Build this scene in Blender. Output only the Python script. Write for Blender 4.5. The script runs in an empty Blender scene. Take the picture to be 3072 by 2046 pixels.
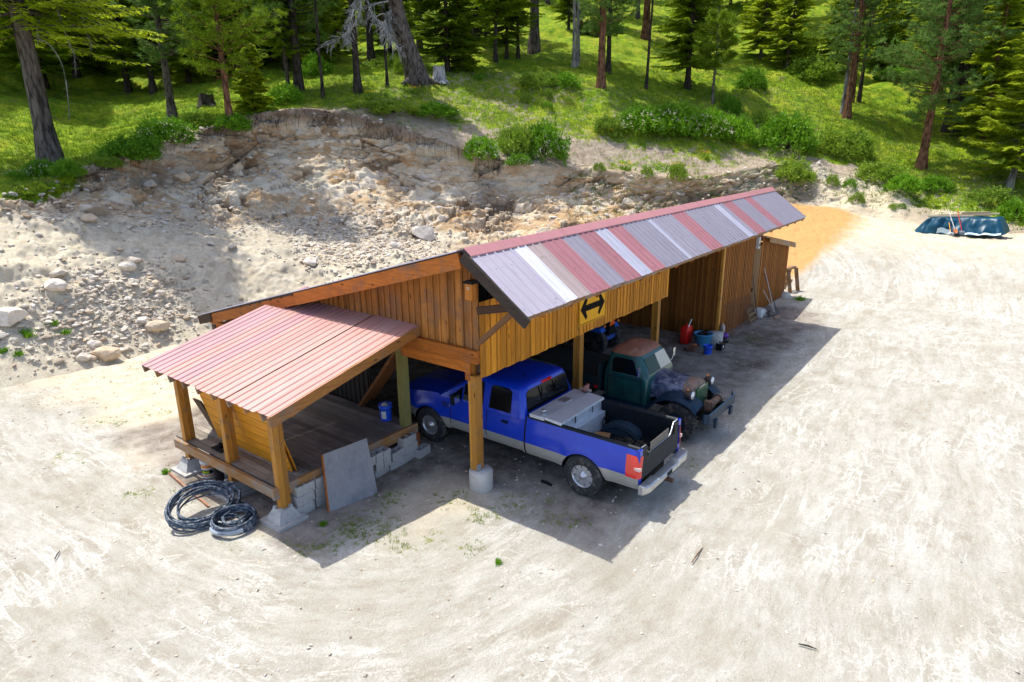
import bpy, math, random
import numpy as np
from mathutils import Matrix, Vector
R=math.radians
SC=bpy.context.scene
# ---------------------------------------------------------------- camera
CAM=np.array([-8.957,-7.673,6.708]); YAW,PITCH,ROLL=37.307,17.078,-.46
def cam_axes():
    y,p,r=R(YAW),R(PITCH),R(ROLL)
    fwd=np.array([math.cos(y)*math.cos(p),math.sin(y)*math.cos(p),-math.sin(p)])
    right=np.array([math.sin(y),-math.cos(y),0.]); up=np.cross(right,fwd)
    return right*math.cos(r)+up*math.sin(r), -right*math.sin(r)+up*math.cos(r), fwd
RT,UP,FW=cam_axes()
cd=bpy.data.cameras.new('camera'); cam=bpy.data.objects.new('camera',cd); SC.collection.objects.link(cam)
M=Matrix(((RT[0],UP[0],-FW[0],CAM[0]),(RT[1],UP[1],-FW[1],CAM[1]),(RT[2],UP[2],-FW[2],CAM[2]),(0,0,0,1)))
cam.matrix_world=M
cd.sensor_width=36; cd.lens=36*1969.455/3072; cd.clip_end=600; cd.clip_start=.1
SC.camera=cam
# ---------------------------------------------------------------- light
SC.view_settings.view_transform='Standard'; SC.view_settings.look='None'
SC.view_settings.exposure=1.15; SC.view_settings.gamma=1
w=bpy.data.worlds.new('World'); SC.world=w; w.use_nodes=True
nt=w.node_tree; bg=nt.nodes['Background']; sky=nt.nodes.new('ShaderNodeTexSky'); sky.sky_type='NISHITA'
sky.sun_disc=False; sky.sun_elevation=R(67); sky.sun_rotation=R(-1.3); sky.air_density=.7; sky.dust_density=3; sky.ozone_density=.6; sky.altitude=600
nt.links.new(sky.outputs[0],bg.inputs[0]); bg.inputs[1].default_value=.15
sl=bpy.data.lights.new('sun','SUN'); sl.energy=2.4; sl.angle=R(.5); sl.color=(1,.98,.91)
so=bpy.data.objects.new('sun',sl); SC.collection.objects.link(so)
so.rotation_euler=Vector((.01,-.425,-1)).to_track_quat('-Z','Y').to_euler()
# ---------------------------------------------------------------- core helpers
def ray(u,v): return FW+RT*((u-1536)/1969.455)-UP*((v-1023)/1969.455)
def rd(u,v,D):
    d=ray(u,v); return CAM+d/math.hypot(d[0],d[1])*D
def bp(u,v,ax='z',val=0.):
    d=ray(u,v); i='xyz'.index(ax); return CAM+d*((val-CAM[i])/d[i])
def project(P):
    d=np.asarray(P)-CAM; z=d@FW
    return 1536+1969.455*(d@RT)/z, 1023-1969.455*(d@UP)/z, z
ORG={}
def tag(o,label=None,cat=None,group=None,kind=None):
    if label:o['label']=label
    if cat:o['category']=cat
    if group:o['group']=group
    if kind:o['kind']=kind
    return o
def thing(name,loc,label,cat,group=None):
    o=bpy.data.objects.new(name,None); SC.collection.objects.link(o); o.location=loc; o.empty_display_size=.2
    ORG[o.name]=np.array(loc,float); return tag(o,label,cat,group)
class MB:
    def __init__(s): s.V=[];s.F=[];s.n=0
    def add(s,V,F,t=.5,m=0,sm=False):
        V=np.asarray(V,float).reshape(-1,3)
        if isinstance(F,np.ndarray): Fs=[F]
        else:
            by={}
            ts={}
            for i,f in enumerate(F):
                by.setdefault(len(f),[]).append(f); ts.setdefault(len(f),[]).append(i)
            if hasattr(t,'__len__'):
                t=np.asarray(t)
                for k in by: s.F.append((np.array(by[k])+s.n,t[ts[k]],m,sm))
                s.V.append(V); s.n+=len(V); return s
            Fs=[np.array(b) for b in by.values()]
        for f in Fs:
            s.F.append((f+s.n,(np.asarray(t) if hasattr(t,'__len__') else np.full(len(f),float(t))),m,sm))
        s.V.append(V); s.n+=len(V); return s
    def hexa(s,c8,t=.5,m=0):
        return s.add(c8,np.array([[0,3,2,1],[4,5,6,7],[0,1,5,4],[1,2,6,5],[2,3,7,6],[3,0,4,7]]),t,m)
    def box(s,x0,x1,y0,y1,z0,z1,t=.5,m=0):
        return s.hexa([(x0,y0,z0),(x1,y0,z0),(x1,y1,z0),(x0,y1,z0),(x0,y0,z1),(x1,y0,z1),(x1,y1,z1),(x0,y1,z1)],t,m)
    def beam(s,p0,p1,w,h,up=(0,0,1),t=.5,m=0,ends=None):
        p0=np.array(p0,float);p1=np.array(p1,float);d=p1-p0;d/=np.linalg.norm(d)
        a=np.cross(d,np.array(up,float));a/=np.linalg.norm(a);b=np.cross(a,d)
        c=[]
        for p in(p0,p1):
            for sa,sb in((-1,-1),(1,-1),(1,1),(-1,1)): c.append(p+a*sa*w/2+b*sb*h/2)
        c=[c[0],c[1],c[2],c[3],c[4],c[5],c[6],c[7]]
        return s.add(c,np.array([[0,1,2,3],[4,7,6,5],[0,4,5,1],[1,5,6,2],[2,6,7,3],[3,7,4,0]]),t,m)
    def tube(s,pts,rad,n=8,t=.5,m=0,cap=True,closed=False,sm=True):
        P=np.asarray(pts,float);k=len(P); r=np.broadcast_to(np.asarray(rad,float),(k,))
        if closed: T=np.roll(P,-1,0)-np.roll(P,1,0)
        else: T=np.gradient(P,axis=0)
        T/=np.linalg.norm(T,axis=1)[:,None]+1e-12
        ref=np.array([0,0,1.]) if abs(T[0][2])<.9 else np.array([1.,0,0])
        A=np.zeros_like(P);a=np.cross(T[0],ref);a/=np.linalg.norm(a)
        for i in range(k):
            a=a-T[i]*(a@T[i]);a/=np.linalg.norm(a)+1e-12;A[i]=a
        B=np.cross(T,A);an=np.arange(n)*2*math.pi/n
        V=P[:,None]+r[:,None,None]*(A[:,None]*np.cos(an)[None,:,None]+B[:,None]*np.sin(an)[None,:,None])
        kk=k if closed else k-1
        i=np.arange(kk)[:,None];j=np.arange(n)[None];i2=(i+1)%k;j2=(j+1)%n
        F=np.stack(np.broadcast_arrays(i*n+j,i*n+j2,i2*n+j2,i2*n+j),-1).reshape(-1,4)
        s.add(V.reshape(-1,3),F,t,m,sm)
        if cap and not closed:
            s.add(V[0],[list(range(n))[::-1]],t,m); s.add(V[-1],[list(range(n))],t,m)
        return s
    def lathe(s,prof,n=24,c=(0,0,0),ax=(0,0,1),t=.5,m=0,sm=True,cap=True):
        ax=np.array(ax,float);ax/=np.linalg.norm(ax);ref=np.array([0,0,1.]) if abs(ax[2])<.9 else np.array([1.,0,0])
        a=np.cross(ax,ref);a/=np.linalg.norm(a);b=np.cross(ax,a);pr=np.array(prof,float);an=np.arange(n)*2*math.pi/n
        V=np.array(c)+pr[:,1][:,None,None]*ax+pr[:,0][:,None,None]*(a*np.cos(an)[:,None]+b*np.sin(an)[:,None])[None]
        k=len(pr);i=np.arange(k-1)[:,None];j=np.arange(n)[None];j2=(j+1)%n
        F=np.stack(np.broadcast_arrays(i*n+j,i*n+j2,(i+1)*n+j2,(i+1)*n+j),-1).reshape(-1,4)
        s.add(V.reshape(-1,3),F,t,m,sm)
        if cap:
            if pr[0,0]>1e-4:s.add(V[0],[list(range(n))[::-1]],t,m)
            if pr[-1,0]>1e-4:s.add(V[-1],[list(range(n))],t,m)
        return s
    def grid(s,P,t=.5,m=0,sm=True,flip=False):
        P=np.asarray(P,float);a,b=P.shape[:2];i=np.arange(a-1)[:,None];j=np.arange(b-1)[None]
        F=np.stack(np.broadcast_arrays(i*b+j,(i+1)*b+j,(i+1)*b+j+1,i*b+j+1),-1).reshape(-1,4)
        if flip:F=F[:,::-1]
        return s.add(P.reshape(-1,3),F,t,m,sm)
    def extr(s,poly,n,t=.5,m=0,sm=False):   # planar 3D polygon extruded by vector n
        P=np.asarray(poly,float);k=len(P);n=np.array(n,float)
        s.add(np.vstack([P,P+n]),[list(range(k))[::-1],[k+i for i in range(k)]]+[[i,(i+1)%k,k+(i+1)%k,k+i] for i in range(k)],t,m,sm);return s
    def build(s,name,mats,parent=None,org=None,fixn=False):
        V=np.vstack(s.V)
        if org is None: org=ORG[parent.name] if parent is not None else np.zeros(3)
        org=np.array(org,float)
        V=V-org
        me=bpy.data.meshes.new(name)
        lt=np.concatenate([np.full(len(f),f.shape[1]) for f,_,_,_ in s.F]); lv=np.concatenate([f.ravel() for f,_,_,_ in s.F])
        me.vertices.add(len(V)); me.vertices.foreach_set('co',V.ravel())
        me.loops.add(len(lv)); me.loops.foreach_set('vertex_index',lv.astype(np.int32))
        me.polygons.add(len(lt)); ls=np.concatenate([[0],np.cumsum(lt)[:-1]])
        me.polygons.foreach_set('loop_start',ls.astype(np.int32)); me.polygons.foreach_set('loop_total',lt.astype(np.int32))
        me.polygons.foreach_set('material_index',np.concatenate([np.full(len(f),m) for f,_,m,_ in s.F]).astype(np.int32))
        me.polygons.foreach_set('use_smooth',np.concatenate([np.full(len(f),sm) for f,_,_,sm in s.F]))
        at=me.attributes.new('tint','FLOAT','FACE'); at.data.foreach_set('value',np.concatenate([t for _,t,_,_ in s.F]).astype(np.float32))
        me.update(calc_edges=True); me.validate()
        for m in (mats if isinstance(mats,(list,tuple)) else [mats]): me.materials.append(m)
        o=bpy.data.objects.new(name,me); SC.collection.objects.link(o)
        if parent is not None: o.parent=parent
        else: o.location=org
        ORG[o.name]=org
        return o
    def solo(s,name,mats,loc,label,cat,group=None):
        return tag(s.build(name,mats,None,loc),label,cat,group)
# ---------------------------------------------------------------- noise
def _h(i,j,k,s=0):
    n=(i.astype(np.int64)*374761393+j.astype(np.int64)*668265263+k.astype(np.int64)*2147483647+s*974634777)&0xffffffff
    n=((n^(n>>13))*1274126177)&0xffffffff; n=n^(n>>16)
    return (n&0xffffff)/float(0xffffff)
def vnoise(P,s=0):
    F=np.floor(P);f=P-F;f=f*f*(3-2*f);i,j,k=[F[...,a] for a in range(3)];r=0
    for a in(0,1):
        for b in(0,1):
            for c in(0,1):
                r=r+_h(i+a,j+b,k+c,s)*(f[...,0] if a else 1-f[...,0])*(f[...,1] if b else 1-f[...,1])*(f[...,2] if c else 1-f[...,2])
    return r*2-1
def fbm(P,o=4,s=0):
    r=0;a=1
    for q in range(o): r=r+a*vnoise(P*2**q+q*17.3,s+q);a*=.5
    return r
def worley(P,s=0):      # returns f1, f2, cell random ; tilt = random plane through each cell
    F=np.floor(P);f1=np.full(P.shape[:-1],9.);f2=f1.copy();cr=np.zeros_like(f1);tl=np.zeros_like(f1)
    for a in(-1,0,1):
        for b in(-1,0,1):
            for c in(-1,0,1):
                G=F+np.array([a,b,c]);i,j,k=G[...,0],G[...,1],G[...,2]
                Q=G+np.stack([_h(i,j,k,s),_h(i,j,k,s+1),_h(i,j,k,s+2)],-1)
                d=np.sqrt(((Q-P)**2).sum(-1));cl=d<f1
                f2=np.where(cl,f1,np.minimum(f2,d));cr=np.where(cl,_h(i,j,k,s+5),cr);rv=np.stack([_h(i,j,k,s+6),_h(i,j,k,s+7),_h(i,j,k,s+8)],-1)-.5;tl=np.where(cl,((P-Q)*rv).sum(-1)*2,tl);f1=np.where(cl,d,f1)
    return f1,f2,cr,tl
def sst(x,a,b): t=np.clip((x-a)/(b-a),0,1);return t*t*(3-2*t)
# ---------------------------------------------------------------- materials
class NT:
    def __init__(s,name):
        s.m=bpy.data.materials.new(name);s.m.use_nodes=True;s.t=s.m.node_tree;s.b=s.t.nodes['Principled BSDF'];s.out=s.t.nodes['Material Output']
    def n(s,typ,**kw):
        n=s.t.nodes.new('ShaderNode'+typ)
        for k,v in kw.items():
            if k.startswith('i_'):n.inputs[k[2:].replace('_',' ')].default_value=v
            else:setattr(n,k,v)
        return n
    def l(s,a,b):s.t.links.new(a,b)
    def co(s,kind='Object',scale=(1,1,1),rot=(0,0,0)):
        c=s.n('TexCoord');mp=s.n('Mapping');mp.inputs['Scale'].default_value=scale;mp.inputs['Rotation'].default_value=rot
        s.l(c.outputs[kind],mp.inputs[0]);return mp.outputs[0]
    def noise(s,vec,scale,detail=4,rough=.6,dist=0):
        n=s.n('TexNoise');n.inputs['Scale'].default_value=scale;n.inputs['Detail'].default_value=detail;n.inputs['Roughness'].default_value=rough;n.inputs['Distortion'].default_value=dist
        if vec is not None:s.l(vec,n.inputs['Vector'])
        return n.outputs['Fac']
    def vor(s,vec,scale,feat='F1',out='Distance'):
        n=s.n('TexVoronoi',feature=feat);n.inputs['Scale'].default_value=scale
        if vec is not None:s.l(vec,n.inputs['Vector'])
        return n.outputs[out]
    def ramp(s,fac,stops,interp='LINEAR'):
        r=s.n('ValToRGB');r.color_ramp.interpolation=interp;e=r.color_ramp.elements
        while len(e)<len(stops):e.new(.5)
        for i,(p,c) in enumerate(stops):
            e[i].position=p;e[i].color=(c if hasattr(c,'__len__') else (c,c,c))+(1,) if hasattr(c,'__len__') else (c,c,c,1)
        s.l(fac,r.inputs[0]);return r.outputs[0]
    def mix(s,f,a,b,mode='MIX'):
        n=s.n('Mix',data_type='RGBA',blend_type=mode)
        for i,x in((0,f),(6,a),(7,b)):
            if hasattr(x,'is_linked') or isinstance(x,bpy.types.NodeSocket):s.l(x,n.inputs[i])
            else:n.inputs[i].default_value=x if i==0 else (tuple(x)+(1,))
        return n.outputs[2]
    def math(s,op,a,b=None,clamp=False):
        n=s.n('Math',operation=op,use_clamp=clamp)
        for i,x in((0,a),(1,b)):
            if x is None:continue
            if isinstance(x,bpy.types.NodeSocket):s.l(x,n.inputs[i])
            else:n.inputs[i].default_value=x
        return n.outputs[0]
    def attr(s,name):
        n=s.n('Attribute',attribute_name=name);return n.outputs['Fac']
    def bump(s,h,strength=.5,dist=.02):
        n=s.n('Bump');n.inputs['Strength'].default_value=strength;n.inputs['Distance'].default_value=dist;s.l(h,n.inputs['Height']);s.l(n.outputs[0],s.b.inputs['Normal']);return n
    def fin(s,col=None,rough=.6,metal=0,spec=.5,coat=0):
        if col is not None:
            if isinstance(col,bpy.types.NodeSocket):s.l(col,s.b.inputs['Base Color'])
            else:s.b.inputs['Base Color'].default_value=tuple(col)+(1,)
        if isinstance(rough,bpy.types.NodeSocket):s.l(rough,s.b.inputs['Roughness'])
        else:s.b.inputs['Roughness'].default_value=rough
        s.b.inputs['Metallic'].default_value=metal;s.b.inputs['Specular IOR Level'].default_value=spec;s.b.inputs['Coat Weight'].default_value=coat
        s.b.inputs['Coat Roughness'].default_value=.05
        return s.m
def mul(c,k):return tuple(min(1,x*k) for x in c)
def wood(name,c,axis='z',dark=.35,knots=True,rough=.65,grey=None,gf=.5,gs=1.2):
    n=NT(name);sc={'x':(.12,1,1),'y':(1,.12,1),'z':(1,1,.12)}[axis]
    v=n.co(scale=sc);g=n.noise(v,14,5,.65,1.2);f=n.noise(v,60,3,.6,.3)
    t=n.attr('tint')
    a=n.mix(n.ramp(g,[(.3,0.),(.7,1.)]),mul(c,dark+.2),mul(c,1.15))
    a=n.mix(n.math('MULTIPLY',f,.35),a,mul(c,.4))
    a=n.mix(n.ramp(t,[(0,0.),(1,1.)]),n.mix(1.,a,(.55,.5,.42),'MULTIPLY'),n.mix(1.,a,(1.22,1.18,1.1),'MULTIPLY'))
    if knots:
        k=n.vor(n.co(scale={'x':(.35,1,1),'y':(1,.35,1),'z':(1,1,.35)}[axis]),5.5);a=n.mix(n.ramp(k,[(.06,1.),(.13,0.)]),a,mul(c,.16))
    if grey:
        w_=n.noise(n.co(),gs,5,.7);a=n.mix(n.ramp(w_,[(gf-.08,0.),(gf+.08,1.)]),a,n.mix(g,mul(grey,.6),grey))
    n.bump(f,.35,.01);return n.fin(a,rough,spec=.3)
def plain(name,c,rough=.5,metal=0,var=.25,vs=6,bump=0,bs=40,spec=.5,coat=0,dirt=None,df=.6):
    n=NT(name);v=n.co();g=n.noise(v,vs,4,.6);a=n.mix(g,mul(c,1-var),mul(c,1+var))
    if dirt:
        d=n.noise(v,vs*1.7,6,.7);a=n.mix(n.ramp(d,[(df-.1,0.),(df+.08,1.)]),a,dirt)
    if bump:n.bump(n.noise(v,bs,4,.6),bump,.01)
    return n.fin(a,rough,metal,spec,coat)
# ================================================================ TERRAIN
def m_terrain():
    n=NT('earth'); pos=n.co()
    sp=n.n('SeparateXYZ'); n.l(pos,sp.inputs[0]); x,y=sp.outputs[0],sp.outputs[1]
    cx=n.math('SUBTRACT',x,n.math('MAXIMUM',n.math('MINIMUM',x,24.),0.)); cy=n.math('SUBTRACT',y,n.math('MAXIMUM',y,3.))
    dist=n.math('SQRT',n.math('ADD',n.math('MULTIPLY',cx,cx),n.math('MULTIPLY',cy,cy)))
    wob=n.noise(pos,.16,1); dist=n.math('ADD',dist,n.math('MULTIPLY',wob,1.4))
    cb=n.n('CombineXYZ'); n.l(dist,cb.inputs[0]); n.l(n.math('MULTIPLY',n.math('SUBTRACT',x,y),.22),cb.inputs[1])
    tr=n.noise(cb.outputs[0],2.6,9,.8,.1); tr2=n.noise(cb.outputs[0],9,7,.8,.1)
    big=n.noise(pos,.35,5,.65); med=n.noise(pos,2.2,5,.7); fine=n.noise(pos,22,5,.75); vf=n.noise(pos,90,3,.7)
    vc=n.vor(pos,34,out='Color'); vcb=n.n('RGBToBW'); n.l(vc,vcb.inputs[0]); vcb=vcb.outputs[0]
    vd=n.vor(pos,34)
    dsty=(.43,.408,.340); tan=(.335,.295,.225); lite=(.57,.56,.495)
    c=n.mix(n.ramp(med,[(.35,0.),(.65,1.)]),tan,dsty)
    trm=n.ramp(tr,[(.42,0.),(.60,1.)]); trm2=n.ramp(tr2,[(.45,0.),(.7,1.)])
    yard=n.attr('yd')
    c=n.mix(n.math('MULTIPLY',n.math('MULTIPLY',trm,yard),.7),c,lite)
    c=n.mix(n.math('MULTIPLY',n.math('MULTIPLY',trm2,yard),.4),c,(.60,.575,.525))
    dkt=n.ramp(tr,[(.30,1.),(.42,0.)]); c=n.mix(n.math('MULTIPLY',n.math('MULTIPLY',dkt,yard),.6),c,(.34,.30,.235))
    bg_=n.ramp(big,[(.36,1.),(.52,0.)]); c=n.mix(n.math('MULTIPLY',bg_,.55),c,(.395,.36,.285))
    for d0 in(5.0,6.75,8.6,10.3,12.9):
        bd=n.math('SUBTRACT',.20,n.math('ABSOLUTE',n.math('SUBTRACT',dist,d0+.7)));bm_=n.math('MULTIPLY',n.ramp(bd,[(0.,0.),(.09,1.)]),n.ramp(n.noise(pos,.5+.07*d0,3),[(.46,0.),(.6,1.)]))
        c=n.mix(n.math('MULTIPLY',n.math('MULTIPLY',bm_,yard),n.ramp(tr2,[(.3,.15),(.6,.75)])),c,tan if d0<8 else lite)
    c=n.mix(yard,n.mix(n.ramp(med,[(.3,0.),(.65,1.)]),(.53,.44,.30),(.74,.655,.49)),c)
    def vein(vec,sc,w_,dst):
        r=n.math('ABSOLUTE',n.math('SUBTRACT',n.noise(vec,sc,5,.62,dst),.5));return n.ramp(r,[(0.,1.),(w_,0.)])
    vm=n.ramp(n.noise(pos,.42,4,.6),[(.42,0.),(.58,1.)])
    vv=n.math('MAXIMUM',n.math('MULTIPLY',vein(cb.outputs[0],1.7,.035,.3),.9),n.math('MULTIPLY',vein(pos,1.15,.022,.8),.7))
    vv=n.math('MULTIPLY',n.math('MULTIPLY',vv,vm),n.ramp(fine,[(.38,.25),(.55,1.)]))
    c=n.mix(n.math('MULTIPLY',vv,yard),c,(.72,.70,.635))
    # orange sand
    c=n.mix(n.ramp(n.math('ADD',n.attr('og'),n.math('MULTIPLY',n.math('SUBTRACT',n.noise(pos,1.4,6,.75),.5),.7)),[(.30,0.),(.72,1.)]),c,n.mix(fine,(.50,.24,.06),(.66,.40,.15)))
    c=n.mix(n.attr('bs'),c,n.mix(n.ramp(med,[(.3,0.),(.7,1.)]),(.27,.20,.135),(.50,.41,.31)))
    # rock face
    rv=n.co(scale=(1,1,1.7)); r1=n.noise(rv,.55,6,.65,.8); r2=n.noise(rv,2.3,6,.7,.5); r3=n.noise(rv,.9,5,.7,1.)
    rc=n.mix(n.ramp(r1,[(.32,0.),(.6,1.)]),(.48,.32,.17),(.76,.61,.41))
    rc=n.mix(n.ramp(r3,[(.54,0.),(.68,1.)]),rc,(.58,.29,.09))
    rc=n.mix(n.ramp(n.noise(rv,.7,4,.6,.5),[(.56,0.),(.68,1.)]),rc,(.60,.56,.50))
    rc=n.mix(n.ramp(r2,[(.52,0.),(.68,1.)]),rc,(.84,.73,.56))
    rc=n.mix(n.ramp(r2,[(.26,1.),(.40,0.)]),rc,(.27,.175,.105))
    rc=n.mix(n.ramp(n.attr('cc'),[(.2,.75),(.45,0.)]),rc,(.46,.26,.10));rc=n.mix(n.ramp(n.attr('cc'),[(.6,0.),(.8,.8)]),rc,(.80,.70,.54))
    rc=n.mix(n.attr('ck'),rc,n.mix(fine,(.16,.095,.05),(.30,.19,.10)))  # cavity darkness painted along the cracks as dark brown soil colour
    c=n.mix(n.attr('rk'),c,rc)
    # dark soil; on yard and bench it also paints in shade
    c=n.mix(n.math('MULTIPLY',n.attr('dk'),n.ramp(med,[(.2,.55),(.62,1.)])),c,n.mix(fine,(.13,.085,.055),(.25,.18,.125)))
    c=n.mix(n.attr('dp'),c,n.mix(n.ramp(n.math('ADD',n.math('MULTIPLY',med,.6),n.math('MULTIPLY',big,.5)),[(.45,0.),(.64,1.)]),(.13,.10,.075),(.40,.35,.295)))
    # gravel speckle
    c=n.mix(n.math('MULTIPLY',n.ramp(vf,[(.58,0.),(.66,1.)]),.30),c,(.66,.62,.56))
    c=n.mix(n.math('MULTIPLY',n.ramp(fine,[(.34,1.),(.46,0.)]),.35),c,(.27,.215,.165))
    c=n.mix(n.ramp(vf,[(.36,.5),(.50,0.)]),c,(.22,.18,.14))
    # grass
    gn=n.noise(pos,1.1,6,.75); gf=n.noise(pos,9,5,.75); gff=n.noise(pos,26,4,.75)
    gc=n.mix(n.ramp(gn,[(.35,0.),(.62,1.)]),(.06,.17,.004),(.33,.42,.008))
    gc=n.mix(n.ramp(n.noise(pos,.45,4,.7),[(.5,0.),(.68,1.)]),gc,(.44,.45,.03))
    gc=n.mix(n.ramp(n.noise(pos,.8,6,.75),[(.56,0.),(.66,.75)]),gc,(.17,.12,.06))
    gc=n.mix(n.ramp(gf,[(.35,.75),(.6,0.)]),gc,(.028,.075,.006))
    gc=n.mix(n.ramp(gff,[(.55,0.),(.75,.6)]),gc,(.33,.36,.07))
    gm=n.math('ADD',n.attr('gr'),n.math('MULTIPLY',n.math('SUBTRACT',n.noise(pos,2.6,6,.75),.5),1.5))
    c=n.mix(n.ramp(gm,[(.42,0.),(.58,1.)]),c,gc)
    mo=n.math('ADD',n.attr('ms'),n.math('MULTIPLY',n.math('SUBTRACT',n.noise(pos,6,5,.8),.5),2.0))
    c=n.mix(n.ramp(mo,[(.5,0.),(.66,.9)]),c,n.mix(fine,(.10,.15,.02),(.30,.30,.06)))
    h=n.math('ADD',n.math('MULTIPLY',fine,.8),n.math('ADD',n.math('MULTIPLY',vf,.35),n.math('MULTIPLY',n.math('SUBTRACT',1.,vd),.25)))
    h=n.math('ADD',h,n.math('MULTIPLY',tr2,.25))
    n.bump(h,.9,.035)
    return n.fin(c,.95,spec=.15)
M_EARTH=m_terrain()
def setattr_v(o,name,val):
    a=o.data.attributes.new(name,'FLOAT','POINT'); a.data.foreach_set('value',np.ascontiguousarray(np.clip(val,0,1),dtype=np.float32).ravel())
# ---- yard (flat pad), fine near the camera, coarse far
def axis_(segs):
    r=[]
    for a,b,st in segs: r+=list(np.arange(a,b-1e-6,st))
    return np.array(r+[segs[-1][1]])
gx=axis_([(-260,-60,20),(-60,-16,2),(-16,26,.11),(26,60,2),(60,300,20)]); gy=axis_([(-260,-60,20),(-60,-14,2),(-14,17,.11),(17,50,3)])
GX,GY=np.meshgrid(gx,gy,indexing='ij')
P2=np.stack([GX,GY,GX*0],-1)
near=(GX>-15.9)&(GX<25.9)&(GY>-13.9)&(GY<16.9)
dd=np.sqrt(np.maximum(0,np.maximum(-GX,GX-24))**2+np.maximum(0,3-GY)**2)+.5*vnoise(P2*.3,4)
GZ=np.where(near,.018*fbm(P2*1.3,3,2)+.012*fbm(P2*5,2,8)-.012*np.abs(np.sin(dd*1.1))*sst(dd,2.5,5),-.03)
fx=np.minimum(GX+15.9,25.9-GX);fy=np.minimum(GY+13.9,16.9-GY);GZ=np.where(near,GZ*sst(np.minimum(fx,fy),0,2)-.03*(1-sst(np.minimum(fx,fy),0,2)),GZ)
def blob(X,Y,cx,cy,rx,ry,rot=0,soft=.5):
    c,s=math.cos(rot),math.sin(rot);a=((X-cx)*c+(Y-cy)*s)/rx;b=(-(X-cx)*s+(Y-cy)*c)/ry
    return 1-sst(np.sqrt(a*a+b*b),1-soft,1+soft)
def yardmasks(X,Y,Z):
    P=np.stack([X,Y,X*0],-1); n1=fbm(P*.9,4,31)
    bx=lambda x0,y0:-np.maximum(np.maximum(x0-X,X-19),np.maximum(y0-Y,Y-9))
    dp=np.clip(sst(np.maximum(bx(-.3,-2.7),bx(-3.7,.9))+n1*.3,-.1,.6),0,1)*.95  # brown dirt plus painted shade, bounded by the shed's cast-shadow line
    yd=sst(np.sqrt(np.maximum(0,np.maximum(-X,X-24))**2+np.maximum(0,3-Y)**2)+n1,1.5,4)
    ins_shd=blob(X,Y,6.2,5.2,7.0,4.6,0,.25); return dp,yd,ins_shd  # last mask: dark ground colour standing in for shade inside the shed
# ---- hill patch : columns by bearing, rows = foot, talus top, cliff foot, crest, knoll, far ...
COL={-1400:[(1400,22),(1150,27),(900,29),(800,31),(500,42),(300,58),(20,85),(-250,130)],
-500:[(1300,22),(900,26),(760,29),(720,31),(470,42),(290,58),(10,85),(-250,130)],
0:[(1160,22.5),(800,26.5),(668,30),(610,31.5),(445,42),(270,58),(0,85),(-250,130)],
300:[(1110,23),(815,27),(662,31),(506,35),(415,46),(270,60),(30,90),(-220,140)],
600:[(1045,24.5),(790,28.5),(680,33),(396,39),(330,46.5),(220,62),(60,90),(-200,150)],
900:[(950,25),(800,29),(690,34),(333,41.5),(272,48),(185,64),(60,95),(-150,150)],
1200:[(900,25.5),(770,29.5),(712,34),(388,40.5),(238,48),(195,60),(60,90),(-150,150)],
1450:[(900,27.5),(800,30.5),(750,33.2),(470,39.5),(245,50),(170,58),(60,90),(-150,150)],
1800:[(890,30.5),(760,33.5),(690,36.5),(522,41.5),(285,49),(140,68),(30,100),(-150,150)],
2100:[(870,32.8),(760,35.5),(655,40),(538,42.5),(330,53),(170,74),(10,105),(-150,155)],
2400:[(838,31.5),(720,38.5),(610,45),(495,48),(310,60),(150,80),(5,105),(-150,155)],
2700:[(835,31),(735,38.5),(668,44),(560,48),(405,58),(230,76),(5,105),(-150,155)],
3072:[(850,29),(760,37),(708,44),(640,47),(480,57),(300,74),(5,102),(-150,155)],
3700:[(880,27),(800,36),(740,43),(690,47),(520,57),(320,72),(5,100),(-150,150)],
4800:[(900,26),(830,36),(770,43),(720,47),(550,57),(350,72),(5,100),(-150,150)]}
us=np.array(sorted(COL)); CP=np.array([[rd(u,v,D) for v,D in COL[u]] for u in us])
CP[:,0,2]=-.28
def catmull(X,Y,xq):
    X=np.asarray(X,float);i=np.clip(np.searchsorted(X,xq,side='right')-1,0,len(X)-2);h=X[i+1]-X[i];t=(xq-X[i])/h
    m=np.gradient(Y,X,axis=0);sh=(len(xq),)+(1,)*(Y.ndim-1);t=t.reshape(sh);h=h.reshape(sh)
    return (2*t**3-3*t**2+1)*Y[i]+(t**3-2*t**2+t)*h*m[i]+(-2*t**3+3*t**2)*Y[i+1]+(t**3-t**2)*h*m[i+1]
uq=np.concatenate([np.linspace(-1400,-150,90,endpoint=False),np.linspace(-150,3250,1000,endpoint=False),np.linspace(3250,4800,110)])
CC=catmull(us,CP,uq)                      # (nc,8,3)
SEG=[70,45,170,90,70,45,25]
rows=[];ST=[]
for k,nseg in enumerate(SEG):
    for q in range(nseg):
        t=q/nseg; A_,B_=CC[:,k],CC[:,k+1]
        if k==2:
            g=1-(1-t)**1.9;f=.80*t**1.05+.20*t**5;sf=sst(uq,2050,2500)[:,None];g=g*(1-sf)+t*sf;f=f*(1-sf)+t*sf
            rows.append(np.concatenate([A_[:,:2]*(1-g)+B_[:,:2]*g,A_[:,2:]*(1-f)+B_[:,2:]*f],1))
        else: rows.append(A_*(1-t)+B_*t)
        ST.append(k+t)
rows.append(CC[:,7]);ST.append(7.)
T=np.stack(rows,0); ST=np.array(ST); TS=np.broadcast_to(ST[:,None],T.shape[:2]).copy(); UQ=np.broadcast_to(uq[None],T.shape[:2])
B0=T.copy()
nfar=6.
n_big=fbm(B0*np.array([.28,.28,.2]),3,11); n_mid=fbm(B0*np.array([.9,.9,1.3]),4,12)
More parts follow.
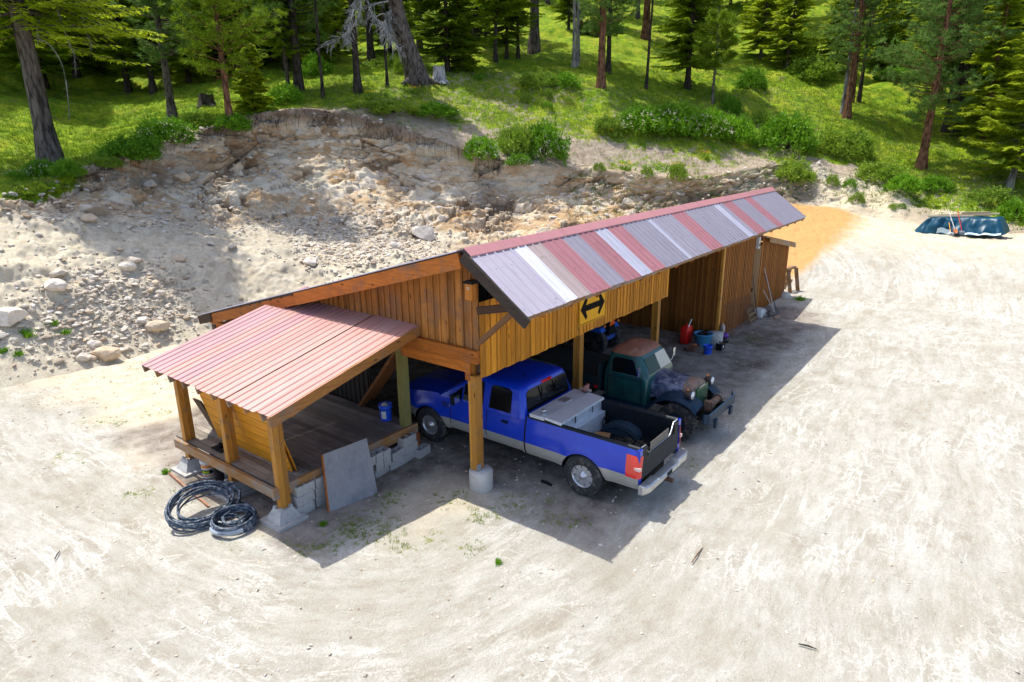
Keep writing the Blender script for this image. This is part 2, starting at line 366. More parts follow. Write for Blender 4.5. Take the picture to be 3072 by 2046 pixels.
# normals of base
def normals(T):
    a=np.gradient(T,axis=0);b=np.gradient(T,axis=1);n=np.cross(b,a);n/=np.linalg.norm(n,axis=-1)[...,None]+1e-9
    return n*np.sign(n[...,2:3]+1e-6)
N0=normals(T)
cl=np.clip(1-np.abs(TS-2.52)/.62,0,1); cl=sst(cl,0,.45)                       # cliff band
# the right end of the cut is a softer earthen bank
soft=sst(UQ,2100,2550)
cliff=cl*(1-.65*soft)
rkP=B0@np.array([[.8,.2,.1],[-.25,.9,.25],[0,-.3,1.25]])
f1,f2,cr,ft=worley(rkP*np.array([.62,.62,1.05])+.22*n_mid[...,None],3); g1,g2,gr_,gt=worley(rkP*np.array([2.1,2.1,3.4])+.2*n_mid[...,None],7); h1,h2,hr,ht=worley(rkP*np.array([5,5,8.5]),9)
blockm=sst(fbm(B0*.45,3,77),-.35,.3)
e_ck=fbm(B0*.8,3,88)
strat=B0@np.array([.35,.2,2.6]);strat=np.abs(vnoise(np.stack([B0[...,0]*.35,B0[...,1]*.35,strat*1.3],-1),61))
disp=cliff*(n_big*.36+.13*n_mid+.16*strat+ blockm*((cr-.5)*.26+ft*.40-.14*(1-sst(f2-f1,0,.08)))+(.3+.7*blockm)*((gr_-.5)*.12+gt*.20-.05*(1-sst(g2-g1,0,.09))+ht*.10+(hr-.5)*.04))
tal=sst(1-np.abs(TS-1.35)/1.2,0,.6)*(1-.7*soft)
disp+=tal*(.30*n_big+.16*fbm(B0*1.3,3,15)+.05*fbm(B0*5,3,16))
hill=sst(TS,3.05,3.6)
ck=cliff*np.clip(.9*blockm*(1-sst(f2-f1,0,.07))+.6*(1-sst(g2-g1,0,.08))*sst(e_ck,-.1,.4)+.5*(1-sst(strat,0,.08))*sst(e_ck,-.3,.3)+.55*(cr<.14)*blockm,0,1)
disp+=hill*(.35*fbm(B0*np.array([.35,.35,.35]),3,19)+.05*fbm(B0*2.2,3,20))*np.where(TS<5,1,1.6)
disp+=(.03*fbm(B0*6,2,21))*(TS<4)
fade=sst(TS,0.,.35)
T=T+N0*(disp*fade)[...,None]
# crest lip with roots: slight overhang drop
lip=np.exp(-((TS-3.0)/.05)**2)*(1-soft)
T[...,2]+=lip*.12
# right-hand gullies
gul=sst(UQ,1950,2350)*(1-sst(UQ,2700,2950))*cl
T+=N0*(gul*(.55*fbm(np.stack([UQ/90,TS*.6,UQ*0],-1),3,23)))[...,None]
TN=normals(T)
X,Y,Z=T[...,0],T[...,1],T[...,2]
e1=fbm(B0*.8,4,40); e2=fbm(B0*.35,3,41)
grs=sst(TS+.10*e1,3.03,3.12)
dry=blob(UQ,TS,1500,3.75,420,.75,0,.6)*.55+blob(UQ,TS,2330,3.6,170,.9,0,.5)*.35+blob(UQ,TS,1180,3.12,260,.2,0,.5)*.75+blob(UQ,TS,2650,4.6,200,.3)*.3+blob(UQ,TS,1900,3.16,430,.25,0,.5)*.66+blob(UQ,TS,60,3.35,140,.3,0,.5)*.7+blob(UQ,TS,2950,3.3,160,.35,0,.6)*.55
grs=np.clip(grs*(1.05-.8*dry+.15*e1),0,1)
leftg=blob(UQ,TS,-100,2.9,330,.55,0,.4); grs=np.maximum(grs,leftg)
bankg=sst(UQ,2450,2800)*sst(TS+.25*e1,2.15,2.6)*.62; grs=np.maximum(grs,bankg)
bg2=.4*sst(UQ,1900,2100)*(1-sst(UQ,2330,2500))*sst(TS+.2*e1,2.75,2.95)*.5; grs=np.maximum(grs,bg2)
rk=cl*(1-.8*soft)*sst(fbm(B0*.5,3,42)+.75,-.1,.45); rk=np.maximum(rk,.0)
dk=np.exp(-((TS-2.985-.03*e1)/.05)**2)*(1-sst(UQ,1050,1500)*.6)+blob(UQ,TS,430,2.7,200,.2)*.6+blob(UQ,TS,1480,2.6,60,.3)*.5+blob(UQ,TS,2080,2.4,130,.35)*.9+blob(UQ,TS,2370,2.35,90,.35)*.8
dk=np.maximum(dk,.55*soft*cl*sst(e2,-.1,.4)); 
talb=blob(UQ,TS,640,1.25,260,.55,0,.5)*.0
og=blob(X,Y,31,3.6,9.5,4.2,-.05,.5)+blob(X,Y,25.5,2.6,4,2.0,0,.5)
og=np.clip(og,0,1)*(1-cl)*(TS<2.6)
ms=blob(UQ,TS,2650,2.4,500,.5)*.35
slope_shd=blob(UQ,TS,700,1.9,620,.36,0,.4)*.75+blob(UQ,TS,760,1.1,170,.55,0,.4)*.85  # shadow patches on bench and slope, painted into the ground colour
bs=sst(TS,2.95,3.05)+0*X
i0,i1=0,int(np.searchsorted(ST,3.03))
yd_t=(1-sst(TS,.6,1.4))*sst(UQ,2000,2300)
def patch(name,r0,r1):
    b=MB();b.grid(T[r0:r1+1].transpose(1,0,2)[:, :],.5,0,True,flip=True)
    o=b.build(name,M_EARTH); tag(o,kind='structure')
    for nm,a in(('gr',grs),('rk',rk),('dk',dk),('og',og),('ms',ms),('dp',slope_shd*.3),('yd',yd_t),('ck',ck),('cc',cr*.6+gr_*.4),('bs',bs)): setattr_v(o,nm,a[r0:r1+1].T)
    return o
patch('rock_cut',0,i1); patch('hillside',i1,len(ST)-1)
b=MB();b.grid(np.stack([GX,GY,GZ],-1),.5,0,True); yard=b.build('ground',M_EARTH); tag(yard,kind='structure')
dp,yd,ins_shd=yardmasks(GX,GY,GZ); z0=GX*0
og0=np.clip(blob(GX,GY,31,3.6,9.5,4.2,-.05,.5)+blob(GX,GY,25.5,2.6,4,2.0,0,.5),0,1)
WEED=[(1080,1600,150,50),(940,1640,110,40),(1240,1640,90,30),(1400,1640,60,40),(1310,1620,60,50),(420,1480,50,50),(210,1370,90,40),(300,1265,90,22),(460,1240,70,18),(1330,1490,90,60),(1560,1500,110,60),(1700,1550,90,60),(1450,1545,60,50),(2270,1020,50,30),(2605,860,30,22),(2535,850,25,12),(2150,1180,40,16),(2400,905,40,15),(700,1630,80,40),(1110,1570,100,60),(560,1480,60,50),(2470,810,30,10),(1180,1500,60,50),(2060,1390,50,30),(1230,1330,40,20)]
ms0=GX*0
for (u,v,ru,rv) in WEED:
    c=bp(u,v); e=bp(u+ru,v); f=bp(u,v-rv*.7); rx=np.linalg.norm(e-c); ry=np.linalg.norm(f-c); an=math.atan2(e[1]-c[1],e[0]-c[0])
    ms0=np.maximum(ms0,blob(GX,GY,c[0],c[1],rx,ry,an,.6)*.95)
for nm,a in(('gr',z0),('rk',z0),('dk',ins_shd),('og',og0),('ms',ms0*.47),('dp',dp),('yd',yd)): setattr_v(yard,nm,a)
# ---- locating points on the ground
_pu,_pv,_pz=project(T.reshape(-1,3)); _T=T.reshape(-1,3); _N=TN.reshape(-1,3)
def on(u,v,rad=7,smin=None,smax=None):
    m=(np.abs(_pu-u)<rad)&(np.abs(_pv-v)<rad)&(_pz>0)
    if smin is not None: m&=(TS.ravel()>=smin)
    if smax is not None: m&=(TS.ravel()<=smax)
    i=np.where(m)[0]
    if len(i)==0: return on(u,v,rad*2,smin,smax) if rad<200 else bp(u,v)
    return _T[i[np.argmin(_pz[i])]].copy()
def gz(x,y):
    i=int(np.clip(np.searchsorted(gx,x),1,len(gx)-1));j=int(np.clip(np.searchsorted(gy,y),1,len(gy)-1));return float(GZ[i,j])
# ================================================================ MATERIALS FOR THE BUILDINGS
W_STAIN={a:wood('stained_pine_'+a,(.84,.345,.022),a,.45) for a in 'xyz'}
W_BEAM={a:wood('orange_beam_'+a,(.56,.17,.018),a,.35,grey=(.20,.12,.07),gf=.62) for a in 'xyz'}
W_POST=wood('post_wood',(.62,.29,.05),'z',.5,grey=(.30,.19,.09),gf=.62,gs=3)
W_GREEN=wood('treated_post',(.30,.29,.10),'z',.5,knots=False,grey=(.36,.28,.12),gf=.6)
W_GABLE=wood('weathered_gable_board',(.50,.20,.040),'z',.35,grey=(.30,.14,.06),gf=.58,gs=1.6)
W_BROWN=wood('brown_board',(.42,.165,.030),'z',.4)
W_DARK={a:wood('dark_old_wood_'+a,(.10,.05,.025),a,.4,knots=False) for a in 'xyz'}
W_BLACK=wood('black_rake_board',(.055,.04,.03),'y',.3,knots=False)
W_GREY=wood('grey_deck_board',(.36,.32,.275),'y',.5,knots=False,grey=(.19,.165,.14),gf=.56,gs=.9)
W_RIM={a:wood('weathered_rim_'+a,(.46,.24,.09),a,.4,grey=(.33,.27,.21),gf=.52,gs=2.2) for a in 'xyz'}
W_PLY=wood('orange_siding_sheet',(.80,.34,.020),'y',.5,knots=False,rough=.5)
M_CONC=plain('concrete',(.55,.52,.46),.9,var=.2,bump=.4,dirt=(.40,.36,.30),df=.62,vs=4)
M_CMU=plain('concrete_block',(.46,.45,.42),.95,var=.16,bump=.6,bs=90,dirt=(.33,.31,.28),df=.6)
M_BLK=plain('black_rubber',(.012,.012,.013),.7,var=.3,spec=.15)
M_INT=plain('interior_shade_panel',(.03,.022,.017),.9,var=.4)  # dark panel, near-black to stand in for shade inside the shed
def m_metal(name,c,rough=.45,fade=.25):
    n=NT(name);v=n.co(scale=(1,.25,1));g=n.noise(n.co(),1.3,4,.6);f=n.noise(n.co(),9,5,.7);t=n.attr('tint')
    st=n.noise(n.co(scale=(1,.06,.06)),26,5,.7);st2=n.noise(n.co(scale=(.06,1,.06)),26,5,.7) if 'porch' in name or 'mauve' in name or 'pale_pink' in name or 'faded_pink_roof' in name else None
    a=n.mix(g,mul(c,1-fade*.5),mul(c,1+fade*.5));a=n.mix(n.ramp(st2 or st,[(.5,0.),(.72,.5)]),a,(c[0]*.62,c[1]*.55,c[2]*.5));a=n.mix(n.ramp(n.noise(n.co(),2.6,6,.8),[(.62,0.),(.70,.35)]),a,(.30,.22,.17));a=n.mix(n.ramp(f,[(.55,0.),(.8,.35)]),a,mul(c,.72))
    a=n.mix(n.ramp(t,[(0,0.),(1,1.)]),n.mix(1.,a,(.8,.8,.8),'MULTIPLY'),n.mix(1.,a,(1.15,1.12,1.1),'MULTIPLY'))
    return n.fin(a,rough,0.0,spec=.5)
RM={'lav':m_metal('lavender_roof_metal',(.43,.39,.45)),'white':m_metal('white_roof_metal',(.64,.64,.68)),'tan':m_metal('tan_roof_metal',(.42,.33,.31)),
 'pink':m_metal('faded_red_roof_metal',(.37,.155,.17)),'grey':m_metal('grey_roof_metal',(.28,.26,.31)),'lite':m_metal('pale_grey_roof_metal',(.44,.44,.52)),'porch':m_metal('faded_pink_roof_metal',(.52,.275,.235)),'porch2':m_metal('mauve_roof_metal',(.46,.245,.25)),'porch3':m_metal('pale_pink_roof_metal',(.55,.32,.275))}
def rib_sheet(b,o,a,d,W,L,pitch=.2286,rh=.020,t=.5,m=0,nl=2,s0=0.,rng=None):
    """ribbed panel: o corner, a unit vector across the ribs, d unit vector down the slope"""
    o=np.array(o,float);a=np.array(a,float);d=np.array(d,float);nn=np.cross(a,d);nn*=np.sign(nn[2])
    pr=[];x=0
    k0=int(math.floor(s0/pitch))
    xs=[];
    for k in range(k0,int((s0+W)/pitch)+2):
        for (dx,h) in((0,0),(.018,1),(.042,1),(.06,0),(.1,0),(.108,.16),(.125,.16),(.133,0),(.165,0),(.173,.16),(.19,.16),(.198,0)):
            xs.append((k*pitch+dx,h))
    xs=[(x-s0,h) for x,h in xs if s0<=x<=s0+W]
    xs=[(0,xs[0][1])]+xs+[(W,xs[-1][1])]
    rows=[]
    for i in range(nl+1):
        s=L*i/nl; wv=.004*math.sin(i*1.7) if 0<i<nl else 0
        rows.append([o+a*x+d*s+nn*(h*rh+wv) for x,h in xs])
    P=np.array(rows); b.grid(P,t,m,False); P2=P-nn*.003; b.grid(P2,t,m,False,flip=True)
def siding(b,x0,x1,fn,axis,fix,out,w=.145,th=.02,rng=random.Random(1),batten=True,tr=(.1,.9)):
    """vertical boards between x0,x1 ; fn(x)->(zbot,ztop); axis 'x' means boards run along x at y=fix, out=outward sign"""
    x=x0;i=0
    while x<x1-.01:
        ww=min(w*rng.uniform(.85,1.15),x1-x); zb,zt=fn(x+ww/2);t=rng.uniform(*tr);o_=rng.uniform(0,.006)
        zb+=rng.uniform(-.012,.012)
        zl0,zl1=fn(x+.004)[1],fn(x+ww-.004)[1]
        f0=fix+out*o_;f1=fix+out*(th+o_)
        if axis=='x': c=[(x+.004,f0,zb),(x+ww-.004,f0,zb),(x+ww-.004,f1,zb),(x+.004,f1,zb),(x+.004,f0,zl0),(x+ww-.004,f0,zl1),(x+ww-.004,f1,zl1),(x+.004,f1,zl0)]
        else: c=[(f0,x+.004,zb),(f1,x+.004,zb),(f1,x+ww-.004,zb),(f0,x+ww-.004,zb),(f0,x+.004,zl0),(f1,x+.004,zl0),(f1,x+ww-.004,zl1),(f0,x+ww-.004,zl1)]
        b.hexa(c,t)
        if batten and x>x0+.01:
            g0=fix+out*(th+.008);g1=fix+out*(th+.026);t=rng.uniform(*tr);hw=.02
            z0,z1=fn(x-hw)[1],fn(x+hw)[1]; zb2=fn(x)[0]+rng.uniform(-.01,.01)
            if axis=='x': c=[(x-hw,g0,zb2),(x+hw,g0,zb2),(x+hw,g1,zb2),(x-hw,g1,zb2),(x-hw,g0,z0),(x+hw,g0,z1),(x+hw,g1,z1),(x-hw,g1,z0)]
            else: c=[(g0,x-hw,zb2),(g1,x-hw,zb2),(g1,x+hw,zb2),(g0,x+hw,zb2),(g0,x-hw,z0),(g1,x-hw,z0),(g1,x+hw,z1),(g0,x+hw,z1)]
            b.hexa(c,t)
        x+=ww;i+=1
# ================================================================ POLE SHED
rg=random.Random(5)
RID=(-.27,4.906); EAV=(-1.606,3.937); BK=(9.045,2.333); XO=-.568; XE=16.675
shed=thing('pole_shed',(8,4,0),'long open-fronted shed with orange board front and striped metal roof','shed')
dF=np.array([0,EAV[0]-RID[0],EAV[1]-RID[1]]);LF=np.linalg.norm(dF);dF/=LF
dB=np.array([0,BK[0]-RID[0],BK[1]-RID[1]]);LB=np.linalg.norm(dB);dB/=LB
SEQ=[(-.57,.61,'lav'),(.61,.98,'white'),(.98,1.49,'tan'),(1.49,2.22,'pink'),(2.22,2.85,'grey'),(2.85,3.49,'pink'),(3.49,3.62,'lite'),(3.62,4.06,'lite'),(4.06,4.74,'pink'),(4.74,6.0,'grey'),(6.0,6.22,'lite'),(6.22,7.48,'grey'),(7.48,8.28,'pink'),(8.28,10.45,'grey'),(10.45,10.8,'lite'),(10.8,11.19,'grey'),(11.19,11.96,'pink'),(11.96,13.12,'grey'),(13.12,13.83,'pink'),(13.83,16.675,'grey')]
# eave x of each seam maps straight up the slope
for i,(a,c,k) in enumerate(SEQ):
    b=MB();lift=.0025*(i%2)
    rib_sheet(b,(a,RID[0],RID[1]+lift),(1,0,0),dF,c-a,LF+rg.uniform(-.01,.012),t=rg.uniform(.35,.65),s0=a+5,nl=3)
    for q in range(int((c-a)*9)):                                  # screw heads
        sx=rg.uniform(a+.04,c-.04);sd=rg.choice([.12,.55,1.0,1.5,LF-.08]);p=np.array([sx,RID[0],RID[1]+.006])+dF*sd
        b.box(p[0]-.006,p[0]+.006,p[1]-.006,p[1]+.006,p[2]-.004,p[2]+.012,0)
    b.build('roof_panel',RM[k],shed)
b=MB();rib_sheet(b,(XO,RID[0]+.02,RID[1]+.002),(1,0,0),dB,XE-XO,LB,t=.4,nl=6);b.build('rear_roof',RM['grey'],shed)
b=MB()                                                            # ridge cap in overlapping lengths
x=XO-.02;k=0
while x<XE:
    x2=min(x+3.05,XE+.02);l=.004*(k%2)
    nF=np.array([0,-dF[2],dF[1]]);nF=np.array([0,dF[2]*-1,dF[1]])
    up=np.array([0,0,1.])
    a=np.array([0,RID[0],RID[1]+.045+l]);f=a+dF*.20+np.array([0,0,-.008]);r=a+dB*.20
    P=np.array([[ (xx,p[1],p[2]) for p in (r,a+dB*.03,a,a+dF*.03,f,f+np.array([0,-.004,-.018]))] for xx in (x,x2+.04)])
    b.grid(P,.5+.2*rg.random(),0,False);b.grid(P-np.array([0,0,.004]),.4,0,False,flip=True);x=x2;k+=1
b.build('ridge_cap',m_metal('faded_pink_ridge',(.50,.22,.22)),shed)
# timber edges
b=MB();b.beam((XO-.03,RID[0]+.02,RID[1]-.11),np.array([XO-.03,RID[0],RID[1]-.11])+dF*(LF+.02),.05,.19,t=.5)
b.build('rake_board',W_BLACK,shed)
b=MB();p0=np.array([XO+.02,RID[0]+.1,RID[1]-.19]);
b.beam(p0+dB*.0,p0+dB*5.1,.08,.27,t=.6);b.beam(p0+dB*5.0+np.array([.03,0,-.01]),p0+dB*(LB-.55),.08,.24,t=.35)
b.build('gable_beam',W_BEAM['y'],shed)
b=MB();p0=np.array([XO+.03,RID[0]+.1,RID[1]-.055])
b.beam(p0,p0+dB*(LB-.1),.05,.05,t=.1)
for q in range(20): pp=p0+dB*(.3+q*.45);b.box(pp[0]-.04,pp[0]+.03,pp[1]-.05,pp[1]+.05,pp[2]-.03,pp[2]+.02,.1)
b.beam(p0+dB*(LB-.7)+np.array([-.03,0,-.10]),p0+dB*(LB-.02)+np.array([-.03,0,-.10]),.09,.22,t=.1)
b.build('purlin_ends',W_DARK['y'],shed)
b=MB()                                                            # eave purlin and front rafters
b.beam(np.array([XO,EAV[0]+.06,EAV[1]-.03]),np.array([XE-.02,EAV[0]+.06,EAV[1]-.03]),.05,.10,t=.3)
b.build('eave_board',W_RIM['x'],shed)
for k in range(0,19):
    xx=.0+k*.92
    if xx>16.6:break
    b=MB();a=np.array([xx+.02,RID[0]-.02,RID[1]-.16]);b.beam(a,a+dF*(LF-.10),.045,.14,t=rg.random());b.build('rafter',W_BEAM['y'],shed)
# front header boards (fascia siding) x 0..8.3
b=MB();siding(b,-.02,8.32,lambda x:(2.38,min(4.2,3.86)),'x',-.10,-1,w=.16,rng=rg,batten=False,tr=(.15,.95))
x=.12
while x<8.2: b.box(x-.013,x+.013,-.135,-.128,2.40+rg.uniform(-.01,.01),3.85,rg.uniform(0,.5));x+=rg.uniform(.13,.2)
b.build('header_boards',W_STAIN['z'],shed)
b=MB();b.box(-.02,8.32,-.098,-.03,2.48,2.72,.4);b.box(-.02,16.6,-.096,-.03,3.55,3.8,.4);b.build('header_beam',W_DARK['x'],shed)
# knee brace on the near end
b=MB();b.beam((-.08,-.14,3.72),(-.08,-1.15,3.95),.09,.14,t=.3);b.build('outrigger',W_DARK['y'],shed)
b=MB();b.beam((-.08,-.14,3.10),(-.08,-.98,3.84),.085,.12,up=(1,0,0),t=.6);b.build('knee_brace',wood('brace_wood',(.22,.11,.045),'y',.5),shed)
# gable siding
def gtop(y): return RID[1]-.30-(y-RID[0])*.2764
b=MB();siding(b,-.09,5.75,lambda y:(2.93-.01*y,gtop(y)),'y',0.,-1,w=.19,rng=rg,batten=True)
siding(b,5.75,8.9,lambda y:(.05,gtop(y)),'y',0.,-1,w=.19,rng=rg,batten=True);b.build('gable_siding',W_GABLE,shed)
b=MB();b.beam((-.06,-.10,2.80),(-.06,2.05,2.80),.10,.26,t=.35);b.build('tie_beam',W_BEAM['y'],shed)
b=MB();b.beam((-.055,.10,2.56),(-.055,1.98,2.56),.07,.20,t=.75);b.box(-.09,-.01,.10,.22,2.30,2.46,.4);b.build('lower_tie_beam',W_BEAM['y'],shed)
# posts
for i,(px,pw,zb) in enumerate(((.02,.20,.42),(3.80,.17,.02),(8.02,.17,.02))):
    b=MB();b.box(px-pw/2,px+pw/2,-.02,-.02+pw*.62,zb,2.40 if i==0 else 3.7,.35);b.box(px-pw/2,px+pw/2,.003-.02+pw*.62,.16,zb,2.9,.75)
    o=b.build('post',W_POST,shed)
    if i==0:
        c=MB();c.box(-.10,.03,-.028,-.022,.42,.55,.5);c.build('steel_bracket',plain('galvanised',(.42,.45,.46),.45,.6),o)
b=MB();b.lathe([(.235,0),(.24,.03),(.24,.40),(.225,.425),(0,.43)],28,(.05,.0,-.03));b.build('concrete_pier',M_CONC,shed)
for px,py in((4.1,4.6),(8.2,4.6),(12.6,4.6),(4.1,8.7),(.2,8.7),(8.2,8.7)):
    b=MB();b.box(px-.09,px+.09,py-.09,py+.09,0,2.3 if py>8 else 3.3,.3);b.build('post',W_DARK['z'],shed)
# interior walls
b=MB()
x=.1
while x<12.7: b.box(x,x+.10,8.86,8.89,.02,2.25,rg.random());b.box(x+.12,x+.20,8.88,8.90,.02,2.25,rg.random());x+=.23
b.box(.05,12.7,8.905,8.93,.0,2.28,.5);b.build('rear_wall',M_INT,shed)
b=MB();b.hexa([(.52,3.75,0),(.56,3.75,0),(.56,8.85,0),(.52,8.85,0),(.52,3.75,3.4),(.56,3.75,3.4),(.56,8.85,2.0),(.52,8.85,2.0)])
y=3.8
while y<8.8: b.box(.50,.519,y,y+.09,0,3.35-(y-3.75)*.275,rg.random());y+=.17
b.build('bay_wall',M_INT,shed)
b=MB()
for k in range(14):
    a=np.array([.3+k*.92,RID[0]+.3,RID[1]-.36]);b.beam(a,a+dB*(LB-1.2),.05,.2,t=.3)
b.build('rear_rafters',W_DARK['y'],shed)
# enclosed room: partition facing the open bays (x=12.75) and front wall to x=16.6
b=MB();siding(b,-.06,8.8,lambda y:(.0,min(3.75,gtop(y))),'y',12.78,-1,w=.17,rng=rg,tr=(.0,.7));b.build('partition_wall',W_BROWN,shed)
b=MB();siding(b,12.86,16.05,lambda x:(.0,3.75),'x',-.06,-1,w=.165,rng=rg,tr=(.3,1.));b.build('front_wall',W_BROWN,shed)
b=MB();b.box(12.70,12.86,-.12,-.03,0,3.75,.95);b.build('corner_trim',W_POST,shed)
dr=MB()
dr.box(16.05,16.95,-.055,-.02,.03,2.75,.3)
for k in range(5): dr.box(16.06+k*.18,16.06+k*.18+.17,-.07,-.056,.04,2.74,rg.uniform(.1,.8))
door=dr.build('door',wood('door_wood',(.25,.13,.045),'z',.5),shed)
b=MB();b.box(16.16,16.24,-.10,-.071,1.05,1.2,.2);b.build('door_handle',M_BLK,door)
b=MB();b.box(12.8,16.62,8.75,8.8,0,2.2,.5);b.hexa([(16.58,.0,0),(16.62,.0,0),(16.62,8.8,0),(16.58,8.8,0),(16.58,.0,4.4),(16.62,.0,4.4),(16.62,8.8,2.0),(16.58,8.8,2.0)]);b.build('end_wall',W_BROWN,shed)
b=MB();b.beam((16.3,-.2,3.35),(16.3,-1.3,3.95),.07,.09,up=(1,0,0));b.build('knee_brace',wood('far_brace',(.35,.2,.09),'y',.5),shed)
# crib logs under the back of the gable
b=MB()
for k in range(4): b.beam((-.15+.03*(k%2),6.2,2.03-.2*k),(-.15+.03*(k%2),9.15,1.98-.2*k),.16,.17,t=rg.random())
b.build('log_crib',W_BEAM['y'],shed)
for k in range(2):
    b=MB();b.box(-.25,-.05,9.0-.0+.0*k-k*2.6,9.18-k*2.6,.0,2.0,.2);b.build('post',W_DARK['z'],shed)
# big diagonal plank and slab inside the near bay
b=MB();b.beam((.50,3.95,.70),(.34,2.35,2.45),.07,.42,up=(1,0,0),t=.3);b.build('diagonal_plank',wood('diag',(.33,.13,.035),'y',.3),shed)
# electric meter box at the far door
b=MB();b.box(16.1,16.28,-.20,-.09,2.72,3.15,.5);o=b.build('meter_box',plain('grey_box',(.6,.6,.6),.5),shed)
b=MB();b.box(16.15,16.23,-.21,-.201,2.8,2.9,.5);b.build('meter_window',M_BLK,o)
# birdhouse, road sign
b=MB();b.box(-.17,-.05,-.10+.02,.08,3.93,4.22,.6);c=np.array([[-.20,-.11,4.225],[-.03,-.11,4.225],[-.03,.10,4.225],[-.20,.10,4.225]]);
bh=thing('birdhouse',(-.1,0,3.93),'small orange wooden birdhouse fixed high on the gable corner','birdhouse')
m=MB();m.box(-.19,-.06,-.09,.07,3.92,4.22,.7);body=m.build('body',wood('birdhouse_wood',(.60,.22,.03),'z',.6,knots=False),bh)
m=MB();m.extr([(-.22,-.12,4.223),(-.22,.10,4.223),(-.22,.10,4.26),(-.22,-.12,4.29)],(.19,0,0));m.build('roof',M_BLK,bh)
m=MB();m.tube([(-.195,-.01+.028*math.cos(a),4.14+.02*math.sin(a)) for a in np.linspace(0,2*math.pi,13)[:-1]],.006,6,closed=True);m.build('entrance_hole',plain('pale_ring',(.7,.7,.65),.6),bh)
sg=thing('road_sign',(4,-.15,2.6),'square yellow road sign with a black double-headed arrow on the shed front','road sign')
SX0,SX1,SZ0,SZ1=3.43,4.66,2.60,3.36
m=MB();m.box(SX0,SX1,-.150,-.146,SZ0,SZ1,.5)
m.build('sign_plate',plain('sign_yellow',(.88,.42,.008),.5,var=.06,spec=.2),sg)
bk=plain('sign_black',(.006,.006,.006),.7,spec=.08)
m=MB()
for (a0,a1,c0,c1) in((SX0+.02,SX1-.02,SZ0+.02,SZ0+.032),(SX0+.02,SX1-.02,SZ1-.032,SZ1-.02),(SX0+.02,SX0+.032,SZ0+.03,SZ1-.03),(SX1-.032,SX1-.02,SZ0+.03,SZ1-.03)): m.box(a0,a1,-.1545,-.1505,c0,c1,.5)
m.build('sign_border',bk,sg)
cx_,cz_=(SX0+SX1)/2,(SZ0+SZ1)/2
ar=[(-.54,0),(-.30,.24),(-.235,.19),(-.31,.065),(.31,.065),(.235,.19),(.30,.24),(.54,0),(.30,-.24),(.235,-.19),(.31,-.065),(-.31,-.065),(-.235,-.19),(-.30,-.24)]
m=MB()
for poly in([ar[0],ar[1],ar[2],ar[3],ar[10+1],ar[12],ar[13]],[ar[3],ar[4],ar[10],ar[11]],[ar[7],ar[8],ar[9],ar[10],ar[4],ar[5],ar[6]]):
    P=[(cx_+x*1.02,-.1505,cz_+z*1.15) for x,z in poly]
    m.extr(P,(0,-.004,0))
m.build('arrow',bk,sg)
# ================================================================ LEAN-TO at the far end
lt=thing('lean_to_shed',(18.9,1.8,0),'low board-and-batten lean-to with a sloping plank roof at the far end of the long shed','shed')
def ltop(x): return 3.02-(x-17.)*.185
b=MB();siding(b,17.0,20.72,lambda x:(.06,ltop(x)),'x',-.06,-1,w=.17,rng=rg,tr=(.3,.9));b.build('front_wall',W_BROWN,lt)
b=MB();siding(b,-.05,3.4,lambda y:(.06,2.3),'y',20.72,1,w=.17,rng=rg,tr=(.3,.9));b.build('side_wall',W_BROWN,lt)
b=MB();b.hexa([(16.7,-.28,3.08),(21.0,-.28,2.30),(21.0,3.5,2.30),(16.7,3.5,3.08),(16.7,-.28,3.14),(21.0,-.28,2.36),(21.0,3.5,2.36),(16.7,3.5,3.14)]);b.build('roof',W_RIM['x'],lt)
b=MB();b.beam((17.1,-.29,2.93),(20.98,-.29,2.22),.045,.15,t=.5);b.build('fascia_board',W_RIM['x'],lt)
for px,r_ in((17.1,.30),(20.55,.26)):
    b=MB();b.lathe([(r_,0),(r_*1.02,.05),(r_*.8,.22),(r_*.5,.27),(0,.27)],14,(px,-.22,-.03));b.build('footing',M_CONC,lt)
# ================================================================ COVERED DECK
dk_=thing('covered_deck',(-1.6,3.8,0),'low timber deck on concrete blocks under a lean-to roof of faded pink ribbed metal','deck')
EX,EZ,TX,TZ=-3.521,2.40,.0,3.175; Y0,Y1=1.423,5.97
d=np.array([EX-TX,0,EZ-TZ]);Lp=np.linalg.norm(d);d/=Lp
yy=Y0;i=0
pm=['porch','porch3','porch','porch3','porch','porch','porch2','porch','porch2','porch2','porch']
while yy<Y1-.01:
    wy=min(.46,Y1-yy);b=MB()
    rib_sheet(b,(TX+.55,yy,TZ+.12+.003*(i%2)),(0,1,0),d,wy,Lp+.56+rg.uniform(-.02,.02),pitch=.20,rh=.018,t=rg.uniform(.3,.75),s0=yy,nl=5)
    b.build('roof_panel',RM[pm[i%len(pm)]],dk_);yy+=wy;i+=1
b=MB();a=np.array([TX+.4,Y0+.03,TZ-.03+.03]);b.beam(a,a+d*(Lp+.42),.05,.20,t=.5);b.build('edge_beam',wood('porch_edge_beam',(.47,.21,.055),'x',.35,grey=(.20,.17,.14),gf=.60,gs=.8),dk_)
for k in range(9):
    yk=Y0+.32+k*.52;b=MB();a=np.array([TX+.3,yk,TZ-.03]);b.beam(a,a+d*(Lp+.27),.042,.14,t=rg.random());b.build('rafter',W_RIM['x'],dk_)
b=MB();b.box(-3.10,-3.0,Y0+.1,Y1-.1,2.24,2.36,.5);b.build('eave_beam',W_BEAM['y'],dk_)
PY=(2.17,3.82,5.48)
